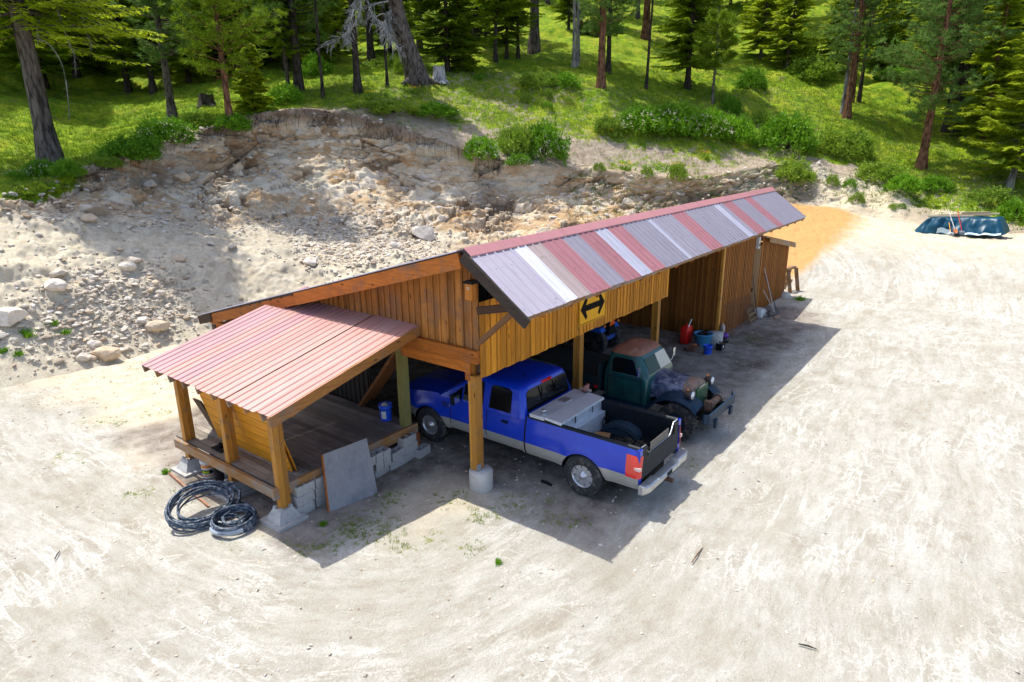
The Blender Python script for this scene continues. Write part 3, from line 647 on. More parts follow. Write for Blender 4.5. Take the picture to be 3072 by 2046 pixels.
for k,py in enumerate(PY):
    b=MB();b.box(-3.11,-2.99,py-.065,py+.065,.27,2.26,.5);b.box(-2.986,-2.90,py-.07,py+.07,.27,2.24,.15);b.build('post',W_POST,dk_)
    b=MB();b.hexa([(-3.28,py-.22,.06),(-2.82,py-.22,.06),(-2.82,py+.22,.06),(-3.28,py+.22,.06),(-3.17,py-.12,.27),(-2.91,py-.12,.27),(-2.91,py+.12,.27),(-3.17,py+.12,.27)])
    b.box(-3.36,-2.73,py-.31,py+.31,-.02,.057,.6)
    for sx in(-3.17,-2.97):
        for sy in(py-.12,py+.06): b.box(sx,sx+.06,sy,sy+.06,.271,.31,.5)
    b.build('pier_block',M_CMU,dk_)
b=MB();b.box(.10,.28,2.17,2.35,.70,2.75,.5);b.build('post',W_GREEN,dk_)
b=MB();x=-3.06;
xk=-3.08
while xk<.28:
    b.box(xk,xk+.135,2.20,5.9,.655,.70+rg.uniform(-.004,.004),rg.uniform(.0,1.));xk+=.145
b.build('floor_boards',W_GREY,dk_)
b=MB();b.beam((-3.22,2.15,.60),(.42,2.15,.60),.06,.22,t=.55);b.build('rim_joist',W_RIM['x'],dk_)
b=MB();b.beam((-3.17,2.16,.60),(-3.17,5.75,.60),.07,.19,t=.5);b.build('rim_joist',W_RIM['y'],dk_)
b=MB();b.beam((.37,2.2,.58),(.37,5.9,.58),.05,.17,t=.5);b.build('rim_joist',W_RIM['y'],dk_)
b=MB();b.box(.28,.42,2.08,2.20,.02,.49,.3);b.build('leg',W_BEAM['z'],dk_)
for k in range(4): b=MB();b.box(-3.1,.33,2.7+k*.9,2.75+k*.9,.48,.65,.3);b.build('joist',W_DARK['x'],dk_)
# ================================================================ PICKUP (nose into the shed, +y)
def m_paint(name,c,rough=.28,metal=.0,coat=.8,dirt=None,df=.64):
    n=NT(name);g=n.noise(n.co(),2.,4,.6);a=n.mix(g,mul(c,.85),mul(c,1.1))
    if dirt:
        d=n.noise(n.co(),5,6,.75);a=n.mix(n.ramp(d,[(df-.08,0.),(df+.1,.8)]),a,dirt)
    return n.fin(a,rough,metal,.5,coat)
P_BLUE=m_paint('blue_car_paint',(.0,.04,.52),.3,.0,.3,dirt=(.05,.07,.20),df=.68)
P_TAN=m_paint('pewter_lower_paint',(.42,.41,.37),.4,.3,.3,dirt=(.30,.26,.21))
P_GLASS=NT('dark_glass').fin((.006,.007,.008),.10,0,.22)
P_CHROME=NT('chrome').fin((.75,.76,.78),.18,1.)
P_RIM=NT('rim_alloy').fin((.62,.63,.65),.32,.7)
P_ALU=plain('brushed_aluminium',(.62,.63,.64),.35,.85,var=.12)
P_RED=NT('red_lens').fin((.75,.015,.01),.15,0,.6,.8)
P_AMB=NT('amber_lens').fin((.9,.22,.01),.2,0,.6,.5)
def m_diamond():
    n=NT('diamond_plate');v=n.co(scale=(1,1,1),rot=(0,0,R(45)));w1=n.n('TexWave');w1.inputs['Scale'].default_value=9;n.l(v,w1.inputs[0])
    n.bump(n.vor(n.co(),38),.8,.01);g=n.noise(n.co(),5,4);return n.fin(n.mix(g,(.50,.53,.55),(.74,.76,.78)),.45,.25)
P_DIAM=m_diamond()
P_LINER=plain('bed_liner',(.008,.012,.017),.5,var=.4,dirt=(.07,.07,.07),df=.68,spec=.25)
P_TYRE=plain('tyre_rubber',(.018,.02,.023),.75,var=.3,dirt=(.14,.12,.10),df=.6,vs=5)
XC=1.895;HW=.945
pk=thing('pickup_truck',(XC,0,0),'blue and silver four-door pickup parked nose-in under the shed, long bed towards the yard','pickup truck')
def ringwheel(par,name,c,r,w,rimr,side,tread,spoke='ram',rimmat=P_RIM,tyremat=P_TYRE,lugs=0):
    """wheel centred at c, axle along x; side=-1 outer face toward -x"""
    b=MB();s=side
    pr=[(rimr*.98,-w*.46),(rimr*1.05,-w*.49),(r*.86,-w*.50),(r*.94,-w*.46),(r*.985,-w*.38),(r,-w*.30),(r,w*.30),(r*.985,w*.38),(r*.94,w*.46),(r*.86,w*.5),(rimr*1.05,w*.49),(rimr*.98,w*.46)]
    b.lathe(pr,48,c,(1,0,0),cap=False)
    if lugs:
        for k in range(lugs):
            a=2*math.pi*k/lugs
            for sx in(-1,1):
                aa=a+(sx*math.pi/lugs*.5);ca,sa=math.cos(aa),math.sin(aa)
                p=np.array(c)+np.array([sx*w*.27,ca*r*1.0,sa*r*1.0]);b.beam(p-np.array([w*.2,0,0]),p+np.array([w*.2,0,0]),.045*r/.45,.03,up=(0,ca,sa),t=.5)
                q=np.array(c)+np.array([sx*w*.49,ca*r*.92,sa*r*.92]);b.beam(q-np.array([0,ca,sa])*.05,q+np.array([0,ca,sa])*.05,.03,.035,up=(1,0,0),t=.5)
    else:
        for gx_ in(-.2,-.07,.07,.2):
            b.lathe([(r+.001,gx_*w-.006),(r+.006,gx_*w-.03),(r+.006,gx_*w+.03),(r+.001,gx_*w+.006)],48,c,(1,0,0),cap=False)
    ty=b.build(name,tyremat,par)
    b=MB();x_=s*w*.42
    b.lathe([(rimr,x_),(rimr*.97,x_-s*.01),(rimr*.93,x_-s*.02),(rimr*.88,x_-s*.07)],40,c,(1,0,0),cap=False)
    if spoke=='ram':
        for k in range(8):
            a=2*math.pi*k/8+.2;ca,sa=math.cos(a),math.sin(a);pa=np.array([0,ca,sa]);pb=np.array([0,-sa,ca]);o=np.array(c)+np.array([x_-s*.028,0,0])
            P=[o+pa*rimr*.28-pb*.040,o+pa*rimr*.9-pb*.068,o+pa*rimr*.9+pb*.068,o+pa*rimr*.28+pb*.040]
            b.extr(P,(-s*.02,0,0))
        b.lathe([(rimr*.40,x_-s*.035),(rimr*.38,x_-s*.012),(rimr*.25,x_-s*.005),(rimr*.22,x_+s*.03),(0,x_+s*.036)],24,c,(1,0,0))
    else:
        b.lathe([(rimr*.88,x_-s*.07),(rimr*.7,x_-s*.055),(rimr*.55,x_-s*.085),(rimr*.3,x_-s*.07),(rimr*.26,x_-s*.0),(0,x_+s*.01)],32,c,(1,0,0))
    b.build('rim',rimmat,ty)
    b=MB();b.lathe([(rimr*.9,x_-s*.085),(0,x_-s*.085)],24,c,(1,0,0));b.build('brake_disc',M_BLK,ty)
    return ty
WY=(-1.81,2.27)
for y in WY:
    for sd in(-1,1): ringwheel(pk,'wheel',(XC+sd*(HW-.12),y,.43),.43,.275,.24,sd,0)
AR=.50
def zb_side(y,base):
    z=base
    for yc in WY:
        d_=abs(y-yc)
        if d_<AR: z=max(z,.40+math.sqrt(AR*AR-d_*d_))
    return z
def ysamples(y0,y1):
    ys=list(np.linspace(y0,y1,40))
    for yc in WY: ys+=[yc+AR*math.cos(a) for a in np.linspace(0,math.pi,25) if y0<yc+AR*math.cos(a)<y1]
    return sorted(set(round(v,4) for v in ys))
def sx_prof(z,y,ztop):
    w=HW-.03
    w+=.03*math.exp(-((z-.80)/.22)**2)
    w-=.055*max(0,(z-1.0)/.3)**1.6
    if z<.6:w-=.05*((.6-z)/.15)
    for yc in WY:
        d_=math.hypot(y-yc,z-.40)
        w+=.028*math.exp(-((d_-AR-.03)/.085)**2)
    if y>2.6:w-=.16*((y-2.6)/.62)**2
    if y<-2.75:w-=.03*((-2.75-y)/.25)**2
    return w
def side(b,y0,y1,zlo,zhi,sd,split,nz=7):
    ys=ysamples(y0,y1)
    for lo,hi,m in((None,split,1),(split,None,0)):
        P=[]
        for y in ys:
            zt=zhi(y);zbm=zb_side(y,zlo)
            a=zbm if lo is None else max(split,zbm);c=min(split,zt) if hi is not None else zt
            a=min(a,c);P.append([(XC+sd*sx_prof(a+(c-a)*q/nz,y,zt),y,a+(c-a)*q/nz) for q in range(nz+1)])
        b.grid(P,.5,m,True,flip=(sd>0))
SEAM=NT('seam_black').fin((.004,.004,.006),.7)
RAIL=1.31
for sd in(-1,1):
    b=MB();side(b,-2.98,-.44,.50,lambda y:RAIL-.0*(y),sd,.76);o=b.build('bed_side',[P_BLUE,P_TAN],pk)
    b=MB();
    # inner wall + rail cap
    xi=XC+sd*(HW-.15);xo=XC+sd*(HW-.088)
    b.box(min(xi,xi-sd*.01),max(xi,xi-sd*.01),-2.93,-.46,.72,RAIL-.01)
    b.build('bed_inner_wall',P_LINER,pk)
    b=MB();P=[]
    for y in np.linspace(-2.96,-.46,12): P.append([(xo+sd*.012,y,RAIL-.03),(xo+sd*.004,y,RAIL+.008),(xo-sd*.03,y,RAIL+.02),(xi+sd*.0,y,RAIL+.02),(xi-sd*.02,y,RAIL-.03)])
    b.grid(P,.5,0,True);b.build('bed_rail',P_LINER,pk)
    b=MB();a=np.linspace(0,math.pi,17);xx0,xx1=XC+sd*(HW-.16),XC+sd*(HW-.42)
    P=[[(x_,WY[0]+.43*math.cos(t),.72+.27*math.sin(t)*(1 if k<1 or 1 else 1)) for t in a] for k,x_ in enumerate(np.linspace(xx0,xx1,2))]
    b.grid(P,.5,0,True);b.add(P[1]+[],[list(range(17))],.5,0)
    b.build('wheel_well',plain('wheel_well_metal',(.03,.055,.08),.35,var=.15,dirt=(.10,.12,.14),df=.7,vs=2),pk)
    # wheel arch liners (dark)
    for yc in WY:
        b=MB();P=[[(x_,yc+(AR-.005)*math.cos(t),.40+(AR-.005)*math.sin(t)) for t in np.linspace(.12,math.pi-.12,21)] for x_ in (XC+sd*(HW-.02),XC+sd*(HW-.45))]
        b.grid(P,.5,0,True);b.build('wheel_arch',M_BLK,pk)
    # cab and front wing side
    b=MB()
    def ztopc(y): return 1.27 if y<1.75 else 1.27-.16*((y-1.75)/1.45)**1.5
    side(b,-.40,3.20,.50,ztopc,sd,.76);b.build('cab_side',[P_BLUE,P_TAN],pk)
    b=MB()
    for yy_ in(.60,1.62): 
        P=[(XC+sd*(sx_prof(z,yy_,1)+.002),yy_-.010,z) for z in np.linspace(.55,1.27,8)];Q=[(p[0],p[1]+.020,p[2]) for p in P];b.grid([P,Q],.5,0,False)
    b.grid([[(XC+sd*(sx_prof(z,-.42,1)-.012),-.47,z) for z in np.linspace(.5,1.3,8)],[(XC+sd*(sx_prof(z,-.38,1)-.012),-.37,z) for z in np.linspace(.5,1.3,8)]],.5,0,False)
    b.build('door_seams',SEAM,pk)
    for yy_ in(.02,.78):
        b=MB();z=1.08;b.box(*sorted((XC+sd*(HW-.035),XC+sd*(HW+.018))),yy_,yy_+.15,z-.018,z+.018);b.build('door_handle',P_LINER,pk)
    b=MB();b.extr([(XC+sd*HW*.97,1.30,1.28),(XC+sd*(HW+.26),1.28,1.24),(XC+sd*(HW+.26),1.28,1.47),(XC+sd*(HW+.05),1.30,1.46)],(0,.09,0));b.build('door_mirror',P_LINER,pk)
    b=MB();b.extr([(XC+sd*(HW+.06),1.275,1.27),(XC+sd*(HW+.24),1.265,1.27),(XC+sd*(HW+.24),1.265,1.44),(XC+sd*(HW+.07),1.275,1.44)],(0,-.005,0));b.build('mirror_glass',P_CHROME,pk)
    b=MB()
    for k in range(3): b.box(*sorted((XC+sd*(HW-.03),XC+sd*(HW+.004))),1.66,1.86,1.10-k*.045,1.118-k*.045)
    b.build('badge',P_CHROME,pk)
    # tail light
    b=MB();P=[]
    for z in np.linspace(.74,1.17,6):
        w_=sx_prof(z,-2.9,1)+.012;P.append([(XC+sd*w_,-2.73+.03*(z-.74),z),(XC+sd*(w_+.004),-2.93,z),(XC+sd*(w_-.03),-3.005,z),(XC+sd*(w_-.10),-3.012,z)])
    b.grid(P,.5,0,True,flip=(sd<0));tlo=b.build('tail_light',P_RED,pk)
    b=MB();w_=sx_prof(.95,-2.9,1)+.016;b.box(*sorted((XC+sd*(w_+.004),XC+sd*(w_-.07))),-3.02,-2.90,.90,.96);b.build('reverse_lens',plain('pale_lens',(.75,.55,.5),.2),tlo)
    b=MB();b.box(*sorted((XC+sd*.80,XC+sd*.90)),-2.99,-2.93,.62,1.30);b.build('bed_corner',P_BLUE,pk)
# hood, cowl, grille
b=MB();P=[]
for y in np.linspace(1.70,3.20,12):
    t=(y-1.7)/1.5;zc=1.36-.15*t**2;hw=HW-.06-.10*t**2;zs=1.27-.16*max(0,(y-1.75)/1.45)**1.5
    P.append([(XC+hw*s_,y,zs+(zc-zs)*(1-abs(s_)**3.2)+.025*math.exp(-((abs(s_)-.45)/.12)**2)*(1-t*.4)) for s_ in np.linspace(-1,1,21)])
b.grid(P,.5,0,True,flip=False);b.build('bonnet',P_BLUE,pk)
b=MB();b.box(XC-.84,XC+.84,3.12,3.24,.62,1.14);b.box(XC-.72,XC+.72,3.24,3.26,.72,1.1);b.build('grille',P_CHROME,pk)
b=MB();b.box(XC-.95,XC+.95,3.15,3.36,.44,.66);b.build('front_bumper',P_CHROME,pk)
# greenhouse
LV=[(1.25,-.40,1.98,.955,.10),(1.32,-.395,1.88,.945,.11),(1.55,-.355,1.53,.885,.13),(1.76,-.315,1.20,.825,.15),(1.84,-.30,1.02,.79,.17),(1.885,-.26,.90,.72,.2),(1.905,-.16,.74,.58,.25),(1.91,.1,.5,.3,.3)]
def rrect(y0,y1,hw,rad,z,n=6):
    pts=[]
    rad=min(rad,hw*.9,(y1-y0)/2*.9)
    for (cx_,cy_,a0) in((hw-rad,y1-rad,0),(-hw+rad,y1-rad,math.pi/2),(-hw+rad,y0+rad,math.pi),(hw-rad,y0+rad,1.5*math.pi)):
        for q in range(n+1): a=a0+q*math.pi/2/n;pts.append((XC+cx_+rad*math.cos(a),cy_+rad*math.sin(a),z))
    return pts
b=MB();P=np.array([rrect(l[1],l[2],l[3],l[4],l[0]) for l in LV]);P=np.concatenate([P,P[:,:1]],1);b.grid(P,.5,0,True,flip=True);b.add(P[-1][:-1],[list(range(28))],.5,0,True)
b.build('cab_roof',P_BLUE,pk)
def lvi(z):
    zs=[l[0] for l in LV];return [np.interp(z,zs,[l[k] for l in LV]) for k in(1,2,3)]
def sidewin(poly,sd,nm='side_window'):
    b=MB();pp=[]
    for (y,z) in poly: hw=lvi(z)[2];pp.append((XC+sd*(hw+.006),y,z))
    b.extr(pp,(sd*.004,0,0));b.build(nm,P_GLASS,pk)
for sd in(-1,1):
    sidewin([(-.08,1.31),(.50,1.31),(.50,1.75),(.42,1.79),(.05,1.79),(-.04,1.74)],sd)
    sidewin([(.66,1.31),(1.22,1.31),(1.22,1.64),(1.0,1.78),(.90,1.79),(.70,1.79)],sd)
    sidewin([(1.26,1.31),(1.58,1.31),(1.26,1.59)],sd)
def facewin(pts,rear,nm,off=.006):
    b=MB();pp=[]
    for (x,z) in pts:
        y=lvi(z)[0 if rear else 1];pp.append((XC+x,y+(-off if rear else off),z))
    b.extr(pp,(0,-.004 if rear else .004,0));return b.build(nm,P_GLASS,pk)
rw=facewin([(-.80,1.36),(.80,1.36),(.74,1.74),(.66,1.79),(-.66,1.79),(-.74,1.74)],True,'rear_window')
b=MB()
for x_ in(-.26,.26): b.box(XC+x_-.008,XC+x_+.008,-.385,-.36,1.40,1.76)
b.build('window_frame',M_BLK,rw)
facewin([(-.78,1.36),(.78,1.36),(.66,1.80),(-.66,1.80)],False,'windscreen')
b=MB();b.box(XC-.17,XC+.17,-.325,-.285,1.80,1.85);b.build('brake_light',P_RED,pk)
# bed floor, bulkhead, tailgate, bumper
b=MB();b.box(XC-.86,XC+.86,-2.96,-.45,.70,.72)
for k in range(13): x_=XC-.78+k*.13;b.box(x_-.03,x_+.03,-2.94,-.5,.722,.735)
b.build('bed_floor',P_LINER,pk)
b=MB();b.box(XC-.86,XC+.86,-.49,-.455,.72,1.33);b.build('bed_bulkhead',P_LINER,pk)
b=MB();zt=[(-.80,1.30),(-.62,1.29),(-.50,1.10),(-.42,1.06),(.42,1.06),(.50,1.10),(.62,1.29),(.80,1.30)]
b.extr([(XC-.80,-2.965,.66),(XC+.80,-2.965,.66)]+[(XC+x_,-2.965,z) for x_,z in zt[::-1]],(0,.035,0))
for k in range(13):
    z=.69+k*.045;xw=.80
    if z>1.05: continue
    b.hexa([(XC-xw,-3.0,z),(XC+xw,-3.0,z),(XC+xw,-2.966,z),(XC-xw,-2.966,z),(XC-xw,-2.985,z+.036),(XC+xw,-2.985,z+.036),(XC+xw,-2.966,z+.036),(XC-xw,-2.966,z+.036)])
for sd in(-1,1):
    for k in range(5): z=1.07+k*.045;b.box(*sorted((XC+sd*.6,XC+sd*.8)),-2.99,-2.966,z,z+.035)
tg=b.build('tailgate',P_LINER,pk)
b=MB();b.tube([(XC+x_,-2.95,z+.012) for x_,z in zt],.014,6);b.build('gate_trim',P_ALU,tg)
b=MB();b.box(XC-.40,XC+.40,-2.952,-2.945,1.08,1.27)
b.build('gate_mesh',plain('gate_mesh',(.16,.14,.12),.8),tg)
b=MB()
prof=[(-3.02,.63),(-3.17,.635),(-3.20,.61),(-3.20,.50),(-3.17,.46),(-3.02,.46)]
xs=[-.97,-.93,-.80,-.45,-.40,.40,.45,.80,.93,.97]
P=[]
for x_ in xs:
    k=.10 if abs(x_)>.95 else (.04 if abs(x_)>.9 else 0); dp_=.045 if abs(x_)<.42 else 0
    P.append([(XC+x_,y+ (k if y<-3.1 else 0),z-(dp_ if z>.6 else 0)) for y,z in prof])
b.grid(P,.5,0,False,flip=True);b.add(P[0],[list(range(6))],.5);b.add(P[-1],[list(range(6))[::-1]],.5)
bm=b.build('rear_bumper',plain('bumper_metal',(.52,.52,.50),.3,.55,var=.2,dirt=(.30,.27,.22),df=.64),pk)
b=MB();b.box(XC-.11,XC+.11,-3.205,-3.198,.50,.585);b.build('plate_recess',M_BLK,bm)
b=MB();b.box(XC-.035,XC+.035,-3.28,-3.1,.36,.43);b.build('tow_hitch',plain('rust_hitch',(.10,.05,.03),.8),bm)
b=MB();b.box(XC-.40,XC+.40,-2.9,3.0,.36,.56);b.box(XC-.9,XC+.9,-.35,1.75,.48,.55);b.build('chassis',M_BLK,pk)
b=MB()
for y in WY:b.tube([(XC-.85,y,.41),(XC+.85,y,.41)],.06,8)
b.build('axle',M_BLK,pk)
b=MB();b.tube([(XC-.3,.05,1.90),(XC-.3,.05,1.97)],.012,6);b.build('antenna',M_BLK,pk)
# tool chest in the bed with a filler cap
tb=thing('tool_chest',(XC,-.95,.74),'grey diamond-plate tool chest behind the cab of the blue pickup','tool chest')
b=MB();b.box(XC-.85,XC+.82,-1.22,-.52,.74,1.32);b.box(XC-.72,XC+.72,-1.36,-1.221,.74,1.12);b.build('chest_body',P_DIAM,tb)
b=MB();b.hexa([(XC-.87,-1.26,1.322),(XC+.84,-1.26,1.322),(XC+.84,-.86,1.352),(XC-.87,-.86,1.352),(XC-.86,-1.25,1.372),(XC+.83,-1.25,1.372),(XC+.83,-.87,1.402),(XC-.86,-.87,1.402)]);b.build('lid',P_DIAM,tb)
b=MB();b.box(XC-.87,XC+.84,-.85,-.5,1.322,1.395);b.build('rear_lid',P_DIAM,tb)
b=MB();b.lathe([(.045,0),(.045,.06),(.055,.06),(.055,.095),(0,.10)],14,(XC-.72,-.75,1.395));b.build('filler_cap',P_ALU,tb)
b=MB();b.box(XC+.0,XC+.26,-.80,-.60,1.396,1.42);b.build('vent_hatch',P_ALU,tb)
b=MB();b.box(XC-.38,XC-.33,-1.275,-1.262,1.20,1.34);b.build('latch',P_CHROME,tb)
b=MB();b.box(XC+.30,XC+.34,-1.275,-1.262,1.20,1.34);b.build('latch',P_CHROME,tb)
b=MB();b.tube([(XC+.62+.10*math.cos(a),-1.42,.92+.10*math.sin(a)) for a in np.linspace(0,2*math.pi,17)[:-1]],.018,6,closed=True)
b.solo('fuel_hose',M_BLK,(XC+.6,-1.42,.8),'black rubber hose looped beside the tool chest in the truck bed','hose')
vs=thing('bench_vise',(XC+.80,-.80,1.33),'small rusty vise clamped on the far rail of the pickup bed','vise')
b=MB();b.box(XC+.75,XC+.88,-.86,-.74,1.335,1.45);b.build('vise_base',plain('rust_iron',(.13,.07,.05),.8),vs)
b=MB();b.tube([(XC+.8,-.95,1.46),(XC+.8,-.66,1.46)],.03,8);b.build('vise_screw',P_ALU,vs)
b=MB();b.box(XC+.72,XC+.90,-.84,-.80,1.452,1.56);b.build('jaw',plain('pinkish_iron',(.35,.14,.12),.7),vs)
b=MB()
b.hexa([(XC-.28,-1.95,.76),(XC+.32,-1.72,.80),(XC+.22,-1.42,.80),(XC-.38,-1.65,.76),(XC-.28,-1.95,.81),(XC+.32,-1.72,.85),(XC+.22,-1.42,.85),(XC-.38,-1.65,.81)],.5)
b.hexa([(XC-.30,-1.90,.812),(XC+.02,-1.80,.83),(XC-.05,-1.58,.83),(XC-.34,-1.66,.812),(XC-.30,-1.90,.87),(XC+.02,-1.80,.88),(XC-.05,-1.58,.87),(XC-.34,-1.66,.87)],.95)
b.solo('wood_slab',wood('bed_wood',(.50,.28,.11),'x',.4,grey=(.33,.27,.2),gf=.55),(XC,-1.7,.74),'rough split wooden slab lying in the pickup bed behind the tool chest','wood slab')
b=MB();rq=random.Random(9)
for k in range(260):
    x_=XC+rq.uniform(-.5,.5);y_=rq.uniform(-2.8,-1.9);a=rq.uniform(0,6.28);l=rq.uniform(.04,.16)
    b.beam((x_,y_,.745+rq.uniform(0,.03)),(x_+l*math.cos(a),y_+l*math.sin(a),.75+rq.uniform(0,.05)),.012,.01,t=rq.random())
tag(b.build('bark_litter',wood('litter',(.12,.10,.08),'x',.5,knots=False),None,(XC,-2.3,.74)),'dark bark litter scattered over the pickup bed floor','litter',kind='stuff')
# ================================================================ OLD MILITARY-STYLE TRUCK (nose toward the yard, -y)
def m_teal():
    n=NT('teal_patina');v=n.co();a=n.noise(v,1.7,5,.7);c=n.mix(n.ramp(a,[(.35,0.),(.65,1.)]),(.005,.05,.05),(.010,.11,.095))
    c=n.mix(n.ramp(n.noise(v,3.3,6,.75),[(.60,0.),(.68,.8)]),c,(.05,.03,.02));return n.fin(c,.32,.1,.5,.4)
def m_patch():
    n=NT('peeling_blue_paint');v=n.co(scale=(1,.5,1));a=n.noise(v,6,8,.8,.2);c=n.mix(n.ramp(a,[(.44,0.),(.62,1.)]),(.02,.035,.08),(.30,.31,.40))
    c=n.mix(n.ramp(n.noise(v,3,4,.6),[(.35,1.),(.45,0.)]),c,(.015,.03,.07));return n.fin(c,.4,.1,.5,.2)
P_TEAL=m_teal();P_PEEL=m_patch();P_RUST=plain('rusty_roof',(.30,.125,.075),.6,var=.3,vs=3,dirt=(.42,.25,.17),df=.6)
P_DTEAL=plain('dark_blue_fender',(.008,.032,.065),.5,spec=.2,dirt=(.03,.035,.04))
OX=5.20
ot=thing('old_truck',(OX,-1,0),'dark teal vintage truck with rusty cab roof and peeling bonnet, facing out of the shed','truck')
for y in(-2.22,.98):
    for sd in(-1,1): ringwheel(ot,'wheel',(OX+sd*.72,y,.44),.44,.26,.235,sd,0,spoke='steel',rimmat=P_DTEAL,lugs=30)
XC_=XC
def rr2(cx,y0,y1,hw,rad,z,n=5):
    pts=[];rad=min(rad,hw*.95,(y1-y0)/2*.95)
    for (ax_,ay_,a0) in((hw-rad,y1-rad,0),(-hw+rad,y1-rad,math.pi/2),(-hw+rad,y0+rad,math.pi),(hw-rad,y0+rad,1.5*math.pi)):
        for q in range(n+1): a=a0+q*math.pi/2/n;pts.append((cx+ax_+rad*math.cos(a),ay_+rad*math.sin(a),z))
    return pts
OL=[(.62,-1.42,-.28,.72,.06),(.95,-1.44,-.26,.76,.08),(1.22,-1.45,-.26,.755,.10),(1.30,-1.44,-.27,.74,.12),(1.50,-1.34,-.29,.70,.15),(1.70,-1.22,-.32,.66,.18),(1.76,-1.16,-.34,.645,.2)]
OT=[(1.76,-1.165,-.335,.65,.2),(1.82,-1.11,-.37,.61,.22),(1.865,-1.02,-.43,.53,.25),(1.895,-.88,-.54,.36,.2),(1.90,-.78,-.62,.2,.1)]
def loft(b,L,cap=True):
    P=np.array([rr2(OX,l[1],l[2],l[3],l[4],l[0]) for l in L]);P=np.concatenate([P,P[:,:1]],1);b.grid(P,.5,0,True,flip=True)
    if cap:b.add(P[-1][:-1],[list(range(P.shape[1]-1))],.5,0,True)
b=MB();loft(b,OL,False);cab=b.build('cab',P_TEAL,ot)
b=MB();loft(b,OT);b.build('roof',P_RUST,ot)
def oli(z):return [np.interp(z,[l[0] for l in OL],[l[k] for l in OL]) for k in(1,2,3)]
G_OLD=NT('green_reflection_glass').fin((.012,.035,.016),.1,0,.2)  # green reflection put into the pane's base colour
for sd in(-1,1):
    b=MB();poly=[(-1.20,1.31),(-.50,1.31),(-.47,1.38),(-.47,1.60),(-.53,1.68),(-.98,1.68),(-1.06,1.63)]
    b.extr([(OX+sd*(oli(z)[2]+.008),y,z) for y,z in poly],(sd*.004,0,0));wn=b.build('side_window',P_GLASS,ot)
    b=MB();b.tube([(OX+sd*(oli(z)[2]+.012),y,z) for y,z in poly],.011,6,closed=True);b.build('window_trim',P_TEAL,wn)
    b=MB()
    for y in(-1.30,-.40):b.box(*sorted((OX+sd*.752,OX+sd*(.766))),y-.006,y+.006,.66,1.26)
    b.box(*sorted((OX+sd*.752,OX+sd*.768)),-1.30,-.40,1.20,1.212);b.build('door_seams',SEAM,ot)
    b=MB();b.beam((OX+sd*.79,-.62,1.13),(OX+sd*.79,-.48,1.14),.02,.025);b.build('door_handle',P_CHROME,ot)
    b=MB();b.box(OX+sd*.98-.06,OX+sd*.98+.06,-1.33,-1.31,1.40,1.62);mr=b.build('side_mirror',P_CHROME,ot)
    b=MB();b.tube([(OX+sd*.76,-1.30,1.30),(OX+sd*.90,-1.32,1.36),(OX+sd*.96,-1.305,1.5)],.009,6);b.build('mirror_arm',P_CHROME,mr)
# windscreen, two panes, pale visor board behind the far pane
def wsc(x0,x1,m,nm):
    b=MB();P=[]
    for x,z in((x0,1.36),(x1,1.36),(x1*.93,1.70),(x0*.93,1.70)): y=oli(z)[0];P.append((OX+x,y-.008,z))
    b.extr(P,(0,-.004,0));return b.build(nm,m,ot)
wsc(-.58,-.02,G_OLD,'windscreen_pane');wsc(.02,.58,plain('cream_screen_cover',(.62,.58,.46),.5,var=.05),'windscreen_pane')
# bonnet
b=MB();P=[];Q=[]
for k,y in enumerate(np.linspace(-1.40,-2.16,9)):
    t=(-1.40-y)/1.02;hw=.53-.17*t;zt=1.33-.04*t;
    row=[(OX-hw,y,.80),(OX-hw,y,1.0),(OX-hw*.98,y,1.10)]+[(OX+hw*s_,y,1.12+(zt-1.12)*(1-abs(s_)**2.6)) for s_ in np.linspace(-.94,.94,11)]+[(OX+hw*.98,y,1.10),(OX+hw,y,1.0),(OX+hw,y,.80)]
    P.append(row)
b.grid(P,.5,0,True,flip=True)
for sd in(-1,1):
    for j in range(3):
        for k in range(2): y=-1.62-j*.19;hw=.50-.03*j;b.box(*sorted((OX+sd*(hw-.03),OX+sd*(hw+.012))),y-.12,y,1.03-k*.035,1.045-k*.035)
b.build('bonnet',P_PEEL,ot)
b=MB();P=[]
for k,y in enumerate(np.linspace(-2.155,-2.46,7)):
    t=(-1.40-y)/1.02;hw=.53-.17*t-(.02 if k==6 else 0);zt=1.33-.04*t-(.03 if k==6 else 0)
    P.append([(OX-hw,y,.66),(OX-hw,y,1.0),(OX-hw*.98,y,1.10)]+[(OX+hw*s_,y,1.11+(zt-1.11)*(1-abs(s_)**2.6)) for s_ in np.linspace(-.94,.94,11)]+[(OX+hw*.98,y,1.10),(OX+hw,y,1.0),(OX+hw,y,.66)])
b.grid(P,.5,0,True,flip=True);b.add(P[-1],[list(range(len(P[-1])))],.5);b.build('nose_cowl',plain('rusty_cowl',(.26,.16,.115),.5,var=.3,dirt=(.02,.07,.06),df=.56,vs=2.5),ot)
b=MB();b.box(OX-.33,OX+.33,-2.50,-2.47,.68,1.14,.5)
for k in range(9): b.box(OX-.31,OX+.31,-2.515,-2.501,.70+k*.044,.715+k*.044,.5)
b.build('grille',m_paint('green_grille',(.03,.11,.045),.4,.0,.2,dirt=(.12,.08,.04)),ot)
b=MB();b.box(OX-.16,OX+.16,-2.50,-2.475,1.125,1.155);b.build('name_plate',plain('cream_badge',(.6,.55,.45),.5),ot)
